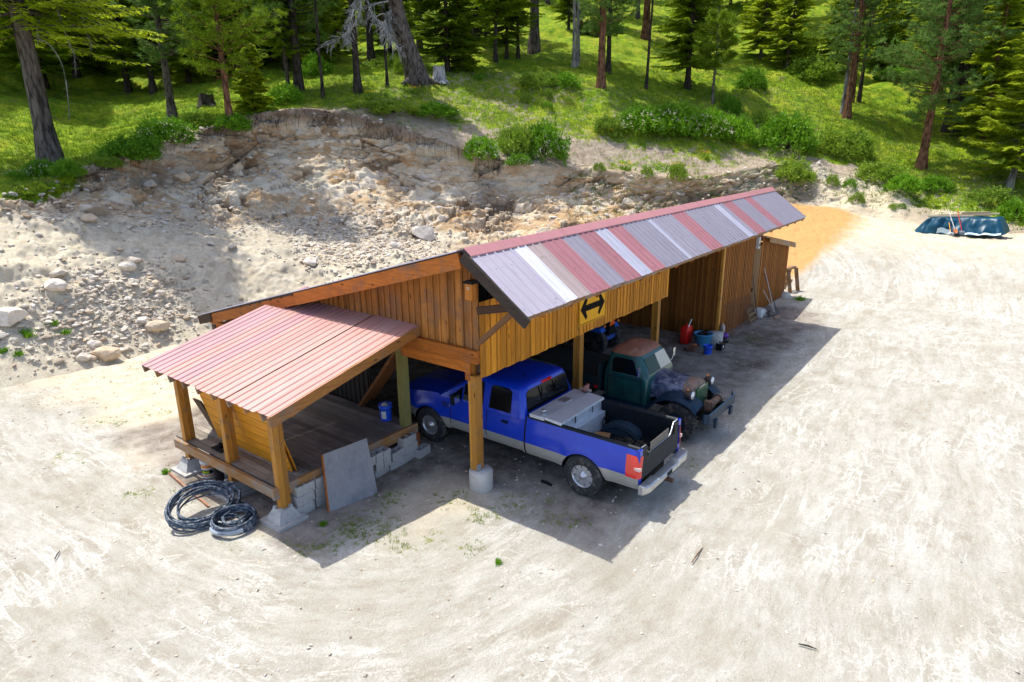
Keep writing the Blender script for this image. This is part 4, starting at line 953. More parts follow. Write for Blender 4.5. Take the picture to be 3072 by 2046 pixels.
for sd in(-1,1):
    b=MB();P=[]
    path=[(-1.42,.62),(-1.50,.66),(-1.62,.80),(-1.76,.93),(-1.95,1.02),(-2.2,1.04),(-2.42,1.0),(-2.56,.93),(-2.66,.85),(-2.69,.81)]
    for y,z in path: P.append([(OX+sd*x,y,z-d_) for x,d_ in((.34,-.02),(.5,-.02),(.62,0),(.72,.012),(.80,.04),(.825,.085))])
    b.grid(P,.5,0,True,flip=(sd<0));P2=np.array(P)-np.array([0,0,.012]);b.grid(P2,.5,0,True,flip=(sd>0));b.build('fender',P_DTEAL,ot)
    b=MB();b.lathe([(.02,0),(.06,.03),(.09,.10),(.098,.17),(.098,.20)],20,(OX+sd*.60,-2.30,1.10),(0,-1,0));hd=b.build('headlight',plain('headlight_shell',(.06,.05,.045),.5,dirt=(.14,.10,.07)),ot)
    b=MB();b.lathe([(.092,.20),(.085,.225),(0,.235)],20,(OX+sd*.60,-2.30,1.10),(0,-1,0));b.build('lens',NT('headlight_lens').fin((.72,.74,.74),.08,.3,.8),hd)
    b=MB();b.lathe([(.022,0),(.026,.015),(.02,.04),(0,.045)],12,(OX+sd*.60,-2.38,1.195));b.build('turn_signal',P_AMB,hd)
    b=MB();b.box(*sorted((OX+sd*.5,OX+sd*.84)),-1.45,-.2,.56,.60);b.build('running_board',P_DTEAL,ot)
    b=MB();b.box(*sorted((OX+sd*.34,OX+sd*.42)),-3.0,.4,.60,.72);b.build('frame_rail',M_BLK,ot)
    b=MB();b.box(*sorted((OX+sd*.40,OX+sd*.55)),-3.08,-3.02,.42,.60);b.build('tow_bracket',P_DTEAL,ot)
b=MB();b.box(OX-.80,OX+.80,-3.02,-2.975,.58,.80);b.hexa([(OX+.80,-3.02,.58),(OX+.92,-2.93,.62),(OX+.92,-2.89,.62),(OX+.80,-2.975,.58),(OX+.80,-3.02,.80),(OX+.92,-2.93,.84),(OX+.92,-2.89,.84),(OX+.80,-2.975,.80)])
b.hexa([(OX-.92,-2.93,.62),(OX-.80,-3.02,.58),(OX-.80,-2.975,.58),(OX-.92,-2.89,.62),(OX-.92,-2.93,.84),(OX-.80,-3.02,.80),(OX-.80,-2.975,.80),(OX-.92,-2.89,.84)])
b.build('front_bumper',P_DTEAL,ot)
b=MB();b.tube([(OX-.18,-2.78,.80),(OX+.26,-2.78,.80)],.085,14);b.lathe([(.12,0),(.12,.03)],14,(OX-.20,-2.78,.80),(1,0,0));b.lathe([(.12,0),(.12,.03)],14,(OX+.26,-2.78,.80),(1,0,0));b.box(OX-.32,OX-.21,-2.88,-2.68,.70,.92);b.build('winch',plain('winch_rust',(.10,.065,.05),.7,dirt=(.3,.15,.07)),ot)
b=MB();b.box(OX-.42,OX+.42,-2.97,-2.5,.56,.60);b.build('frame_plate',M_BLK,ot)
b=MB();b.box(OX-.84,OX+.84,-.15,2.2,.80,1.12);b.box(OX-.84,OX+.84,-.20,-.15,.80,1.45);b.build('rear_bed',m_paint('dark_bed',(.01,.03,.035),.5),ot)
for sd in(-1,1):
    b=MB();b.box(OX-.86-.02+ (0 if sd<0 else .0),OX-.845,-.10+.22*sd*.5+.05,-.02+.22*sd*.5+.05,.84,.89);b.build('marker_light',P_AMB if sd>0 else P_RED,ot)
b=MB()
for y in(-2.22,.98):b.tube([(OX-.7,y,.44),(OX+.7,y,.44)],.07,8)
b.build('axle',M_BLK,ot)
# ================================================================ SMALL THINGS
rs=random.Random(21)
# ---- concrete blocks, one by one
def cmu_proto(full=True):
    b=MB();L,W,H=.39,.19,.19;tk=.032
    b.box(-L/2,L/2,-W/2,-W/2+tk,0,H);b.box(-L/2,L/2,W/2-tk,W/2,0,H)
    for x in(-L/2,-tk/2,L/2-tk): b.box(x,x+tk,-W/2+tk,W/2-tk,0,H-.001)
    b.box(-L/2+tk,L/2-tk,-W/2+tk,W/2-tk,.0,.03)
    return b
cmu0=None
def cmu(x,y,z,rot,label,tip=0):
    global cmu0
    if cmu0 is None: cmu0=cmu_proto().build('concrete_block',M_CMU);o=cmu0
    else: o=cmu0.copy();SC.collection.objects.link(o)
    o.location=(x,y,z);o.rotation_euler=(tip,0,rot)
    tag(o,label,'concrete block','concrete blocks stacked under the deck edge')
cs=['bottom','middle','top']
for k in range(3):
    cmu(-2.66+.03*k,2.12+.01*k,.0+.192*k,rs.uniform(-.04,.04),'%s block of the stack beside the nearest deck pier'%cs[k])
    cmu(-2.22+.02*k,2.14,.0+.192*k,rs.uniform(-.05,.05),'%s block of the stack half behind the leaning grey board'%cs[k])
cmu(-1.20,2.10,.0,.1,'bottom block touching the right edge of the leaning grey board')
cmu(-1.17,2.10,.192,1.45,'second-course block touching the right edge of the leaning grey board')
cmu(-1.12,2.08,.384,1.5,'top block touching the right edge of the leaning grey board')
cmu(-.92,2.09,.384,1.62,'hollow block on the third course, second from the leaning board')
cmu(-.80,2.08,.0,.05,'bottom-course block in the middle of the right stack')
cmu(-.90,2.10,.192,1.5,'second-course block, second from the leaning board')
cmu(-.70,2.10,.192,1.58,'second-course block, third from the leaning board')
cmu(-.72,2.08,.384,1.60,'hollow block on the third course, third from the leaning board')
cmu(-.38,2.06,.0,-.05,'bottom-course block under the two bright upper blocks')
cmu(-.34,2.05,.192,.08,'second-course block lying with its cores showing near the deck leg')
cmu(-.05,2.08,.0,.1,'bottom-course block beside the orange deck leg')
cmu(.05,2.06,.192,.05,'second-course block beside the orange deck leg')
cmu(.02,2.07,.384,.02,'topmost block of the right stack, under the deck corner')
cmu(.36,1.98,.0,.1,'lone block on the ground at the foot of the orange deck leg')
# ---- leaning boards
b=MB();p0,p1=np.array([-2.38,1.70,.0]),np.array([-1.36,1.50,.0]);tl=np.array([-2.12,2.10,.98]);tr=np.array([-1.14,1.98,.98])
nrm=np.cross(p1-p0,tl-p0);nrm/=np.linalg.norm(nrm)
b.hexa([p0,p1,p1+nrm*-.03,p0+nrm*-.03,tl,tr,tr-nrm*.03,tl-nrm*.03])
b.solo('table_top_board',wood('grey_board',(.36,.37,.40),'z',.7,knots=False,rough=.6,grey=(.24,.24,.26),gf=.58),(-1.9,1.8,0),'square weathered grey board leaning against the deck and its concrete blocks','board')
ob=ORG['table_top_board']
b=MB();b.hexa([p0-np.array([.03,0,0]),p0+nrm*.004,p0-nrm*.035,p0-nrm*.035-np.array([.03,0,0]),tl-np.array([.03,0,0]),tl+nrm*.004,tl-nrm*.035,tl-nrm*.035-np.array([.03,0,0])]);b.build('side_rail',W_BEAM['z'],bpy.data.objects['table_top_board'])
def sheet(x,y0,y1,zt,lean,label,nm='siding_sheet',lp=0,mat=None):
    b=MB();n=7
    b.hexa([(x,y0,.705),(x+.018,y0,.705),(x+.018,y1,.705),(x,y1,.705),(x-lean,y0+lp,zt),(x-lean+.018,y0+lp,zt),(x-lean+.018,y1+lp,zt),(x-lean,y1+lp,zt)],.6)
    for k in range(1,n):
        t=k/n;z=.705+(zt-.705)*t;xx=x-lean*t;b.box(xx-.004,xx-.0005,y0+lp*t+.005,y1+lp*t-.005,z-.006,z+.006,0)
    return b.solo(nm,mat or W_PLY,(x,(y0+y1)/2,.7),label,'panel','orange siding sheets stood on the deck')
sheet(-2.60,2.44,3.80,2.12,.34,'orange grooved siding sheet leaning between the near and middle deck posts')
sheet(-2.52,2.42,2.52,2.02,.36,'narrow orange board edge-on beside the near deck post')
sheet(-2.60,3.805,5.05,2.12,.34,'orange grooved siding sheet leaning between the middle and far deck posts')
b=MB();b.hexa([(-2.45,5.25,.705),(-2.41,5.25,.705),(-2.41,5.55,.705),(-2.45,5.55,.705),(-2.75,5.3,1.5),(-2.71,5.3,1.5),(-2.71,5.6,1.5),(-2.75,5.6,1.5)]);b.solo('old_window_screen',W_DARK['z'],(-2.5,5.4,.7),'old dark wooden frame leaning behind the orange sheets on the deck','frame')
b=MB();b.box(-2.98,-2.72,4.28,4.66,.705,.73);b.lathe([(.05,0),(.05,.03),(.075,.04),(.02,.10),(0,.11)],10,(-2.86,4.50,.73));b.solo('black_tool',M_BLK,(-2.85,4.48,.7),'small black metal fitting lying on the deck near its outer edge','fitting')
# ---- buckets
def bucket(x,y,z,r,h,mat,label,taper=.86,fill=None,band=None,lid=False,rot=0,cat='bucket'):
    t=thing('bucket',(x,y,z),label,cat)
    b=MB();b.lathe([(r*taper,0),(r*.97,h*.80),(r*1.03,h*.81),(r*1.03,h*.86),(r*.98,h*.87),(r,h*.93),(r*1.05,h*.94),(r*1.05,h),(r*.97,h),(r*.95,h*.75),(r*taper*.93,h*.06),(0,h*.06)] if not lid else [(r*taper,0),(r*.98,h*.86),(r*1.03,h*.87),(r,h*.93),(r*1.07,h*.94),(r*1.07,h),(0,h)],28,(x,y,z));b.build('bucket_body',mat,t)
    if band:
        for z0,z1,m,a0,a1 in band:
            b=MB();P=[]
            for q,zz in enumerate((z0,z1)):
                rr=r*(taper+(1-taper)*zz/h)*1.004+.001
                P.append([(x+rr*math.cos(a),y+rr*math.sin(a),z+zz) for a in np.linspace(a0,a1,14)])
            b.grid(P,.5,0,True,flip=False);b.build('label_band',m,t)
    if fill:
        b=MB();b.lathe([(r*.92,h*.80),(r*.6,h*.96),(r*.3,h*1.08),(0,h*1.10)],16,(x-r*.1,y,z));b.build('contents',fill,t)
    b=MB();b.tube([(x+r*1.06*math.cos(a),y+r*1.06*math.sin(a),z+h*.84-.10*math.sin((a-rot))) for a in np.linspace(rot,rot+math.pi,12)],.004,5);b.build('handle',P_ALU,t)
    return t
def plastic(n,c,r=.35):return plain(n,c,r,0,.08,spec=.5)
PL_BLUE=plastic('blue_plastic',(.01,.10,.75));PL_W=plastic('white_plastic',(.75,.75,.72));PL_K=plastic('black_plastic',(.012,.012,.014),.25)
bucket(.16,2.86,.70,.145,.37,PL_BLUE,'bright blue bucket of cement standing on the deck corner',fill=M_CONC,band=[(.06,.24,PL_W,math.pi*1.02,math.pi*1.28)],rot=-1)
OG_=plastic('orange_print',(.75,.25,.03));YG=plastic('lime_print',(.45,.55,.02))
bucket(-2.98,4.90,0,.145,.38,PL_W,'white bucket with orange and lime label under the outer deck edge',lid=True,band=[(.24,.30,OG_,2.5,5.6),(.10,.19,PL_K,2.5,5.6),(.115,.165,YG,3.1,4.3),(.035,.07,OG_,2.5,5.6)])
bucket(-2.93,4.48,0,.15,.38,PL_K,'black bucket with a pale paper label under the outer deck edge',lid=True,band=[(.10,.28,plastic('pale_label',(.55,.60,.60)),4.6,5.6)])
# printed marks on the white bucket: small dark bars of lettering
wb=[o for o in bpy.data.objects if o.name.startswith('bucket') and o.get('label','').startswith('white bucket')][0]
# ---- loose bar on the ground
b=MB();b.beam((-3.46,5.62,.03),(-3.66,3.70,.03),.05,.012,t=.5);b.beam((-3.485,5.62,.05),(-3.685,3.70,.05),.010,.05,t=.5)
b.solo('angle_iron',plain('rusty_angle',(.36,.15,.08),.75,dirt=(.5,.35,.25)),(-3.56,4.7,0),'long rusty brown angle iron lying on the ground beside the deck','metal bar')
# ---- coils of black pipe
PIPE=plain('dusty_black_pipe',(.03,.055,.09),.35,var=.4,vs=9,dirt=(.32,.35,.38),df=.58)
def coil(nm,c,rx,ry,nl,pr,rot,tilt,label,drop=.05,rnd=.05,seed=1,stack=3,loose=0):
    r_=random.Random(seed);t=thing(nm,(c[0],c[1],0),label,'pipe coil','coils of black pipe beside the deck')
    b=MB();pts=[];n=30
    tot=nl*n
    for i in range(tot+1):
        a=2*math.pi*i/n;k=i/n
        w=1+rnd*math.sin(k*2.1+seed)+.02*math.sin(a*3+k)
        lay=(k%stack)/stack
        x=rx*w*math.cos(a)*(1-.06*lay);y=ry*w*math.sin(a)*(1-.06*lay)
        z=pr+(k/nl)*pr*2*nl/stack*.9+.015*math.sin(a*2+k*1.3)+loose*max(0,math.sin(a))*(.3+.7*k/nl)
        z+=tilt*(y/ry*.5+.5)
        pts.append((c[0]+x*math.cos(rot)-y*math.sin(rot)+loose*.5*(r_.random()-.5)*.1,c[1]+x*math.sin(rot)+y*math.cos(rot),max(pr,z)))
    b.tube(pts,pr,7);b.build('pipe',PIPE,t)
    return t
c1=coil('pipe_coil',(-3.88,3.42),.57,.36,15,.016,R(-8),.30,'large loose coil of thin black pipe splayed out on the gravel',rnd=.22,seed=2,stack=3,loose=.10)
c2=coil('pipe_coil',(-3.70,2.72),.40,.36,13,.016,R(20),.06,'tight round ring of black pipe with a white wrap, nearest the camera',rnd=.035,seed=5,stack=2.2)
b=MB();P=[]
for a in np.linspace(2.5,4.2,12):
    cc=np.array([-3.70+.40*math.cos(a+R(20)),2.72+.37*math.sin(a+R(20)),.09]);d_=np.array([math.cos(a+R(20)),math.sin(a+R(20)),0])
    P.append([cc+d_*.04*math.cos(q)+np.array([0,0,.055*math.sin(q)]) for q in np.linspace(0,2*math.pi,9)])
b.grid(P,.5,0,True);b.build('plastic_wrap',plain('white_wrap',(.34,.38,.42),.35,dirt=(.4,.38,.35)),c2)
c3=coil('pipe_coil',(-3.58,3.00),.34,.30,7,.016,R(-10),.05,'coil of dark blue-black pipe lying between the large coil and the tight ring',rnd=.06,seed=8,stack=2.5)
c4=coil('pipe_coil',(-3.72,2.74),.19,.16,6,.013,R(60),.12,'small grey hose coil lying inside the tight ring of pipe',rnd=.08,seed=11,stack=2)
# ---- things by the partition wall
def jerry():
    t=thing('fuel_can',(11.75,.62,0),'tall red plastic fuel can with a white spout beside the blue tub','fuel can')
    b=MB();P=[rr_(11.75,.62,.22,.14,.05,z,s) for z,s in((0,.9),(.02,1),(.50,1),(.60,.82),(.62,.5))];P=np.array(P);P=np.concatenate([P,P[:,:1]],1);b.grid(P,.5,0,True,flip=True);b.add(P[-1][:-1],[list(range(P.shape[1]-1))],.5,0)
    b.build('can_body',plastic('red_plastic',(.80,.02,.012)),t)
    b=MB();b.tube([(11.66,.52,.60),(11.68,.50,.70),(11.74,.46,.86)],[.03,.02,.018],8);b.build('spout',PL_W,t)
    b=MB();b.tube([(11.82,.66,.60),(11.84,.67,.68),(11.74,.62,.70),(11.70,.60,.62)],.018,6);b.build('handle',plastic('red2',(.7,.02,.012)),t)
def rr_(cx,cy,hx,hy,rad,z,s=1,n=4,rot=0.):
    pts=[];hx*=s;hy*=s
    for (ax_,ay_,a0) in((hx-rad,hy-rad,0),(-hx+rad,hy-rad,math.pi/2),(-hx+rad,-hy+rad,math.pi),(hx-rad,-hy+rad,1.5*math.pi)):
        for q in range(n+1):
            a=a0+q*math.pi/2/n;x=ax_+rad*math.cos(a);y=ay_+rad*math.sin(a);pts.append((cx+x*math.cos(rot)-y*math.sin(rot),cy+x*math.sin(rot)+y*math.cos(rot),z))
    return pts
jerry()
t=thing('storage_tub',(11.75,.02,0),'large light blue round tub holding dark odds and ends by the corner post','tub')
b=MB();b.lathe([(.24,0),(.30,.40),(.33,.41),(.33,.44),(.29,.44),(.25,.1),(0,.08)],28,(11.75,.02,0));b.build('tub_body',plastic('light_blue_plastic',(.06,.30,.52)),t)
b=MB();b.box(11.6,11.9,-.1,.2,.30,.42);b.beam((11.55,.1,.44),(11.95,-.05,.50),.12,.05);b.build('contents',PL_K,t)
b=MB();b.lathe([(.24,0),(.245,.36),(.235,.38),(0,.38)],24,(12.28,-.22,0));b.solo('concrete_pier',M_CONC,(12.28,-.22,0),'short round concrete pier in front of the corner trim of the brown room','pier')
bucket(10.98,-.45,0,.145,.30,PL_BLUE,'small bright blue bucket with bands between the wire basket and the battery',taper=.8)
t=thing('battery',(11.72,-.60,0),'black car battery with pale terminals next to the blue bucket','battery')
b=MB();b.box(11.55,11.89,-.70,-.50,0,.20);b.box(11.56,11.88,-.69,-.51,.20,.225);b.build('case',PL_K,t)
for x_ in(11.61,11.83): b=MB();b.lathe([(.018,0),(.015,.03),(0,.03)],8,(x_,-.56,.225));b.build('terminal',P_ALU,t)
b=MB();b.box(11.66,11.76,-.705,-.701,.06,.15);b.build('sticker',PL_W,t)
t=thing('crate_basket',(11.05,.08,0),'shallow rusty wire basket full of coiled orange hose','basket')
b=MB();P=np.array([rr_(11.05,.08,.27,.17,.05,z,s) for z,s in((0,.8),(.15,1))]);
for rr in(P[0],P[1],(P[0]+P[1])/2): b.tube(rr,.008,5,closed=True)
for k in range(0,20): b.tube([P[0][k],P[1][k]],.005,4)
P=np.concatenate([P,P[:,:1]],1);b.grid(P*1.0,.5,0,True);b.add(P[0][:-1],[list(range(20))],.5)
b.build('basket_frame',plain('rusty_wire',(.20,.11,.09),.7),t)
b=MB()
for k in range(5): b.tube([(11.03+.02*k+(.17-.01*k)*math.cos(a),.08+(.11-.008*k)*math.sin(a),.06+.03*k+.06*math.sin(a+k)) for a in np.linspace(0,2*math.pi,17)[:-1]],.014,6,closed=True)
b.build('hose',plain('orange_hose',(.45,.14,.06),.5),t)
t=thing('ball_bag',(12.62,-.42,0),'glossy purple and black bundle on the dirt beside the corner post','bundle')
b=MB();b.lathe([(.10,0),(.14,.07),(.12,.14),(.05,.18),(0,.185)],14,(12.55,-.45,0));b.build('black_part',PL_K,t)
b=MB();b.lathe([(.08,0),(.13,.06),(.12,.13),(.04,.18),(0,.185)],14,(12.62,-.42,.14));b.build('purple_part',plastic('purple_plastic',(.14,.03,.32)),t)
t=thing('spray_can',(12.9,-.18,0),'grey metal canister standing against the brown corner','canister')
b=MB();b.lathe([(.09,0),(.09,.44),(.06,.50),(.03,.52),(0,.53)],14,(12.93,-.20,0));b.build('can_body',plain('grey_can',(.35,.38,.42),.4,.3),t)
b=MB();b.hexa([(12.70,-.34,.20),(12.80,-.34,.20),(12.80,-.32,.20),(12.70,-.32,.20),(12.78,-.24,.58),(12.88,-.24,.58),(12.88,-.22,.58),(12.78,-.22,.58)]);b.solo('cardboard_scrap',plain('pale_card',(.50,.36,.24),.8),(12.8,-.3,.2),'small tan offcut leaning on the grey canister','offcut')
# ---- rusty mesh panel and pallet scrap leaning on the front wall
def m_mesh():
    n=NT('rusty_mesh');v=n.co(scale=(1,1,1));a=n.n('TexWave',wave_type='BANDS',bands_direction='X');a.inputs['Scale'].default_value=8;n.l(v,a.inputs[0])
    c=n.n('TexWave',wave_type='BANDS',bands_direction='Z');c.inputs['Scale'].default_value=8;n.l(v,c.inputs[0])
    mx=n.math('MAXIMUM',a.outputs['Fac'],c.outputs['Fac']);al=n.ramp(mx,[(.86,.12),(.94,1.)]);n.l(al,n.b.inputs['Alpha']);return n.fin((.24,.11,.06),.8)
b=MB()
for k in range(30): x=13.2+k*.10;b.tube([(x,-.34,.02),(x-.02,-.10,1.15-.25*max(0,(x-15))*.5)],.005,4,cap=False)
for k in range(11): z=.05+k*.105;yk=-.335+.225*k/10.5;b.tube([(13.18,yk,z),(16.12,yk,z*.86)],.005,4,cap=False)
b.solo('wire_mesh_panel',plain('rusty_wire_mesh',(.28,.13,.07),.8),(14.6,-.2,0),'rusty wire mesh panel leaning on the brown board wall','mesh panel')
b=MB()
for k in range(5): b.beam((15.4+.17*k,-.42,.02),(15.4+.17*k,-.16,.60),.07,.02,up=(1,0,0),t=rs.random())
for k in range(3): b.beam((15.33,-.40+.08*k,.12+.18*k),(16.15,-.40+.08*k,.12+.18*k),.02,.07,t=rs.random())
b.solo('small_pallet',wood('pallet_wood',(.38,.26,.16),'z',.5,knots=False),(15.7,-.3,0),'small grey slatted pallet piece leaning near the door','pallet')
b=MB();P=[rr_(16.75,-.28,.26,.20,.07,z,s) for z,s in((0,1),(.03,1.03),(.26,.8),(.29,.7))];P=np.array(P);P=np.concatenate([P,P[:,:1]],1);b.grid(P,.5,0,True,flip=True);b.add(P[-1][:-1],[list(range(20))],.5)
b.solo('stone_block',plain('white_stone',(.66,.66,.62),.8,var=.15),(16.75,-.28,0),'pale stone block on the ground in front of the door','stone block')
# ---- long-handled tools
def tool(name,base,top,kind,hm,label,bm=None):
    t=thing(name,base,label,{'shovel':'shovel','rake':'rake','fork':'fork','broom':'broom','pole':'pole'}[kind])
    base=np.array(base,float);top=np.array(top,float);d=(top-base)/np.linalg.norm(top-base);b=MB();b.tube([base+d*.22,top],.016,7);b.build('handle',hm,t)
    sd=np.cross(d,[0,0,1.]);sd/=np.linalg.norm(sd);f=np.cross(sd,d)
    b=MB()
    if kind=='shovel':
        P=[]
        for q,(s_,w_) in enumerate(((0,.02),(.05,.09),(.15,.12),(.24,.11),(.31,.04))): P.append([base+d*(.31-s_)+sd*w_*e+f*(.03*e*e-.01) for e in(-1,-.5,0,.5,1)])
        b.grid(P,.5,0,True);b.grid(np.array(P)-f*.004,.5,0,True,flip=True)
    elif kind in('fork','rake'):
        b.beam(base+d*.24-sd*.12,base+d*.24+sd*.12,.02,.02)
        for e in np.linspace(-1,1,7): b.tube([base+d*.24+sd*.12*e,base+d*.1+sd*.13*e+f*.03,base+sd*.13*e],.006,4)
        b.tube([base+d*.3,base+d*.22],.02,6)
    elif kind=='broom': b.beam(base-sd*.22,base+sd*.22,.10,.05,up=f)
    else: b.tube([base,base+d*.25],.016,6)
    b.build('head',bm or P_ALU,t)
HW_=plain('pale_handle',(.55,.50,.46),.5);HD=plain('dark_handle',(.05,.04,.04),.5);HY=plastic('orange_handle',(.85,.38,.02));HR=plastic('red_handle',(.7,.03,.02))
M_IRON=plain('dull_iron',(.12,.11,.10),.6,.3,dirt=(.25,.15,.1))
tool('shovel',(17.15,-.80,0),(17.45,-.10,1.78),'shovel',HW_,'pale-handled spade leaning on the board wall right of the door',M_IRON)
tool('garden_rake',(17.55,-.78,0),(17.5,-.10,1.55),'rake',HD,'dark-handled rake leaning at the foot of the lean-to wall',M_IRON)
tool('crowbar',(16.50,-.30,.0),(16.05,-.10,1.75),'pole',HD,'thin dark bar standing upright against the door',M_IRON)
tool('push_broom',(16.85,-.95,.03),(17.0,-.28,1.0),'broom',HW_,'short push broom with wooden head leaning beside the stone block',W_RIM['x'])
b=MB()
for k in range(9):
    a=rs.uniform(0,3);x=17.0+rs.uniform(-.3,.35);y=-.55+rs.uniform(-.25,.25);b.beam((x,y,.03+.03*k),(x+.3*math.cos(a),y+.25*math.sin(a),.06+.035*k),.08,.03,t=rs.random())
b.solo('scrap_pile',plain('dark_scrap',(.08,.08,.08),.7,var=.6,dirt=(.4,.36,.32),df=.55),(17,-.55,0),'small heap of dark scrap metal at the foot of the leaning tools','scrap heap')
# ---- sawhorse / pallet frame and white bag beyond the lean-to
t=thing('sawhorse',(21.9,.4,0),'weathered wooden frame standing on the gravel beyond the lean-to shed','wooden frame')
for k,(x,y) in enumerate(((21.6,.15),(22.3,.0))):
    for e in(-1,1): b=MB();b.beam((x,y+e*.30,0),(x-.05,y+e*.12,1.05),.16,.06,up=(1,0,0),t=.4+.2*e);b.build('leg',W_RIM['z'],t)
b=MB();b.beam((21.5,.15,1.06),(22.4,0,1.06),.20,.10);b.build('top_beam',W_RIM['x'],t)
b=MB();b.beam((21.6,.1,.42),(22.3,0,.42),.05,.14);b.build('cross_rail',W_RIM['x'],t)
b=MB();P=np.array([rr_(22.6,1.3,.4,.35,.15,z,s) for z,s in((0,.9),(.3,1),(.8,.95),(1.25,.7),(1.4,.35))]);P=np.concatenate([P,P[:,:1]],1);b.grid(P,.5,0,True,flip=True);b.add(P[-1][:-1],[list(range(20))],.5)
b.solo('propane_tank',PL_W,(22.6,1.3,0),'white rounded tank standing just past the end of the lean-to','tank')
# ---- bent pipe rack between the trucks
b=MB();b.tube([(3.20,2.6,1.66),(3.20,.6,1.66),(3.22,.30,1.62),(3.24,.12,1.50),(3.24,.06,1.30),(3.26,.04,.04)],.022,8)
b.solo('pipe_rack',plain('grey_pipe',(.30,.31,.32),.4,.6),(3.25,.1,0),'bent grey steel pipe rack standing between the two trucks','pipe rack')
# ---- garden tractor at the back with warning triangle
tr_=thing('garden_tractor',(9.3,2.6,0),'small dark blue tractor with an orange warning triangle at the back of the shed','tractor')
b=MB();b.box(9.0,9.6,2.2,3.9,.45,.62);b.box(9.05,9.55,3.1,4.1,.62,1.05);b.build('chassis',m_paint('tractor_blue',(.02,.10,.45),.35),tr_)
for x,y,r_ in((8.85,2.5,.42),(9.75,2.5,.42),(8.9,3.9,.26),(9.7,3.9,.26)):
    b=MB();b.lathe([(r_*.5,-.1),(r_*.95,-.12),(r_,-.05),(r_,.05),(r_*.95,.12),(r_*.5,.1),(0,.06)],24,(x,y,r_),(1,0,0));b.build('wheel',P_TYRE,tr_)
b=MB();b.hexa([(9.08,2.15,.62),(9.52,2.15,.62),(9.52,2.6,.62),(9.08,2.6,.62),(9.12,2.15,.95),(9.48,2.15,.95),(9.48,2.35,.95),(9.12,2.35,.95)]);b.build('seat',PL_K,tr_)
for sd in(-1,1):
    b=MB();b.hexa([(9.3+sd*.30,2.2,.80),(9.3+sd*.58,2.2,.78),(9.3+sd*.58,2.85,.78),(9.3+sd*.30,2.85,.80),(9.3+sd*.32,2.3,.92),(9.3+sd*.56,2.3,.90),(9.3+sd*.56,2.8,.90),(9.3+sd*.32,2.8,.92)]);b.build('mudguard',m_paint('tractor_mudguard',(.02,.16,.75),.3),tr_)
    b=MB();b.lathe([(.06,0),(.06,.02),(0,.03)],12,(9.3+sd*.45,2.18,.98),(0,-1,0));b.build('lamp',P_AMB,tr_)
b=MB();b.extr([(9.0,2.08,.98),(9.36,2.08,.98),(9.18,2.08,1.42)],(0,.01,0));b.build('warning_triangle',plastic('fluorescent_orange',(.95,.13,.01)),tr_)
b=MB();b.lathe([(.17,0),(.185,.012),(.17,.025)],20,(9.3,3.0,1.25),(0,-.4,1),cap=False);b.tube([(9.3,3.3,.9),(9.3,3.0,1.25)],.015,6);b.build('steering_wheel',PL_K,tr_)
# ---- tarp-covered lumber stack
TD=42.;tl_=rd(2735,700,TD);tr2_=rd(3012,706,41.2);ux=(tr2_-tl_);LW=np.linalg.norm(ux[:2]);ux=ux/np.linalg.norm(ux);vy=np.array([-ux[1],ux[0],0]);vy*=1 if vy@(tl_-CAM)>0 else -1
tp=thing('tarp_covered_stack',tuple(tl_),'dark teal tarpaulin draped over a long low lumber stack','tarp stack')
b=MB();nu,nv=70,22;P=np.zeros((nu,nv,3))
hh=.82
for i in range(nu):
    s=i/(nu-1);lx=s*LW
    for j in range(nv):
        q=j/(nv-1);
        # path over the stack: front foot -> front top -> back top -> back foot
        if q<.4: a=q/.4;off=.0+.38*a**1.3+.10*(1-a)*math.sin(s*23)*.6;z=hh*a
        elif q<.75: a=(q-.4)/.35;off=.38+1.2*a;z=hh
        else: a=(q-.75)/.25;off=1.58+.4*a;z=hh*(1-a)
        e=min(1,s/.14,(1-s)/.10);z*=max(0.02,e)**.75
        P[i,j]=tl_+ux*lx+vy*off+np.array([0,0,z])
wr=.09*fbm(P*np.array([2.2,2.2,1.2]),3,51)+.05*np.sin(P[...,0]*3+P[...,1]*5)[...]
P=P-vy*(np.abs(wr)*1.9)[...,None]+np.array([0,0,1])*(wr*.3)[...,None]
P[...,2]=np.maximum(P[...,2],tl_[2]-.1)
b.grid(P,.5,0,True);b.build('tarp',plain('teal_tarp',(.004,.055,.10),.4,var=.25,vs=2,spec=.3),tp)
b=MB();w0=tl_+ux*1.2-vy*.12+np.array([0,0,.02])
b.grid([[w0+ux*x+np.array([0,0,z+.06*math.sin(x*9)])-vy*(.03*math.cos(x*7)) for z in(.02,.14,.28)] for x in np.linspace(0,.62,8)],.5,0,True)
w1=tl_+ux*(LW-1.6)-vy*.16
b.grid([[w1+ux*x+np.array([0,0,z+.03*math.sin(x*9)])-vy*(.05*math.cos(x*7)+.1*(z<.03)) for z in(.02,.10)] for x in np.linspace(0,1.5,12)],.5,0,True)
b.build('folded_edge',plain('pale_tarp_lining',(.45,.60,.66),.4),tp)
tops=[(.12,.62,.25,.05,'topmost pale board on the tarp, nearest its left end'),(.22,.80,.55,.09,'long grey board along the middle of the tarp top'),(.10,.50,.8,.05,'pale pole at the back left of the tarp top'),(.46,.86,.9,.12,'stack of short grey boards at the back right of the tarp top')]
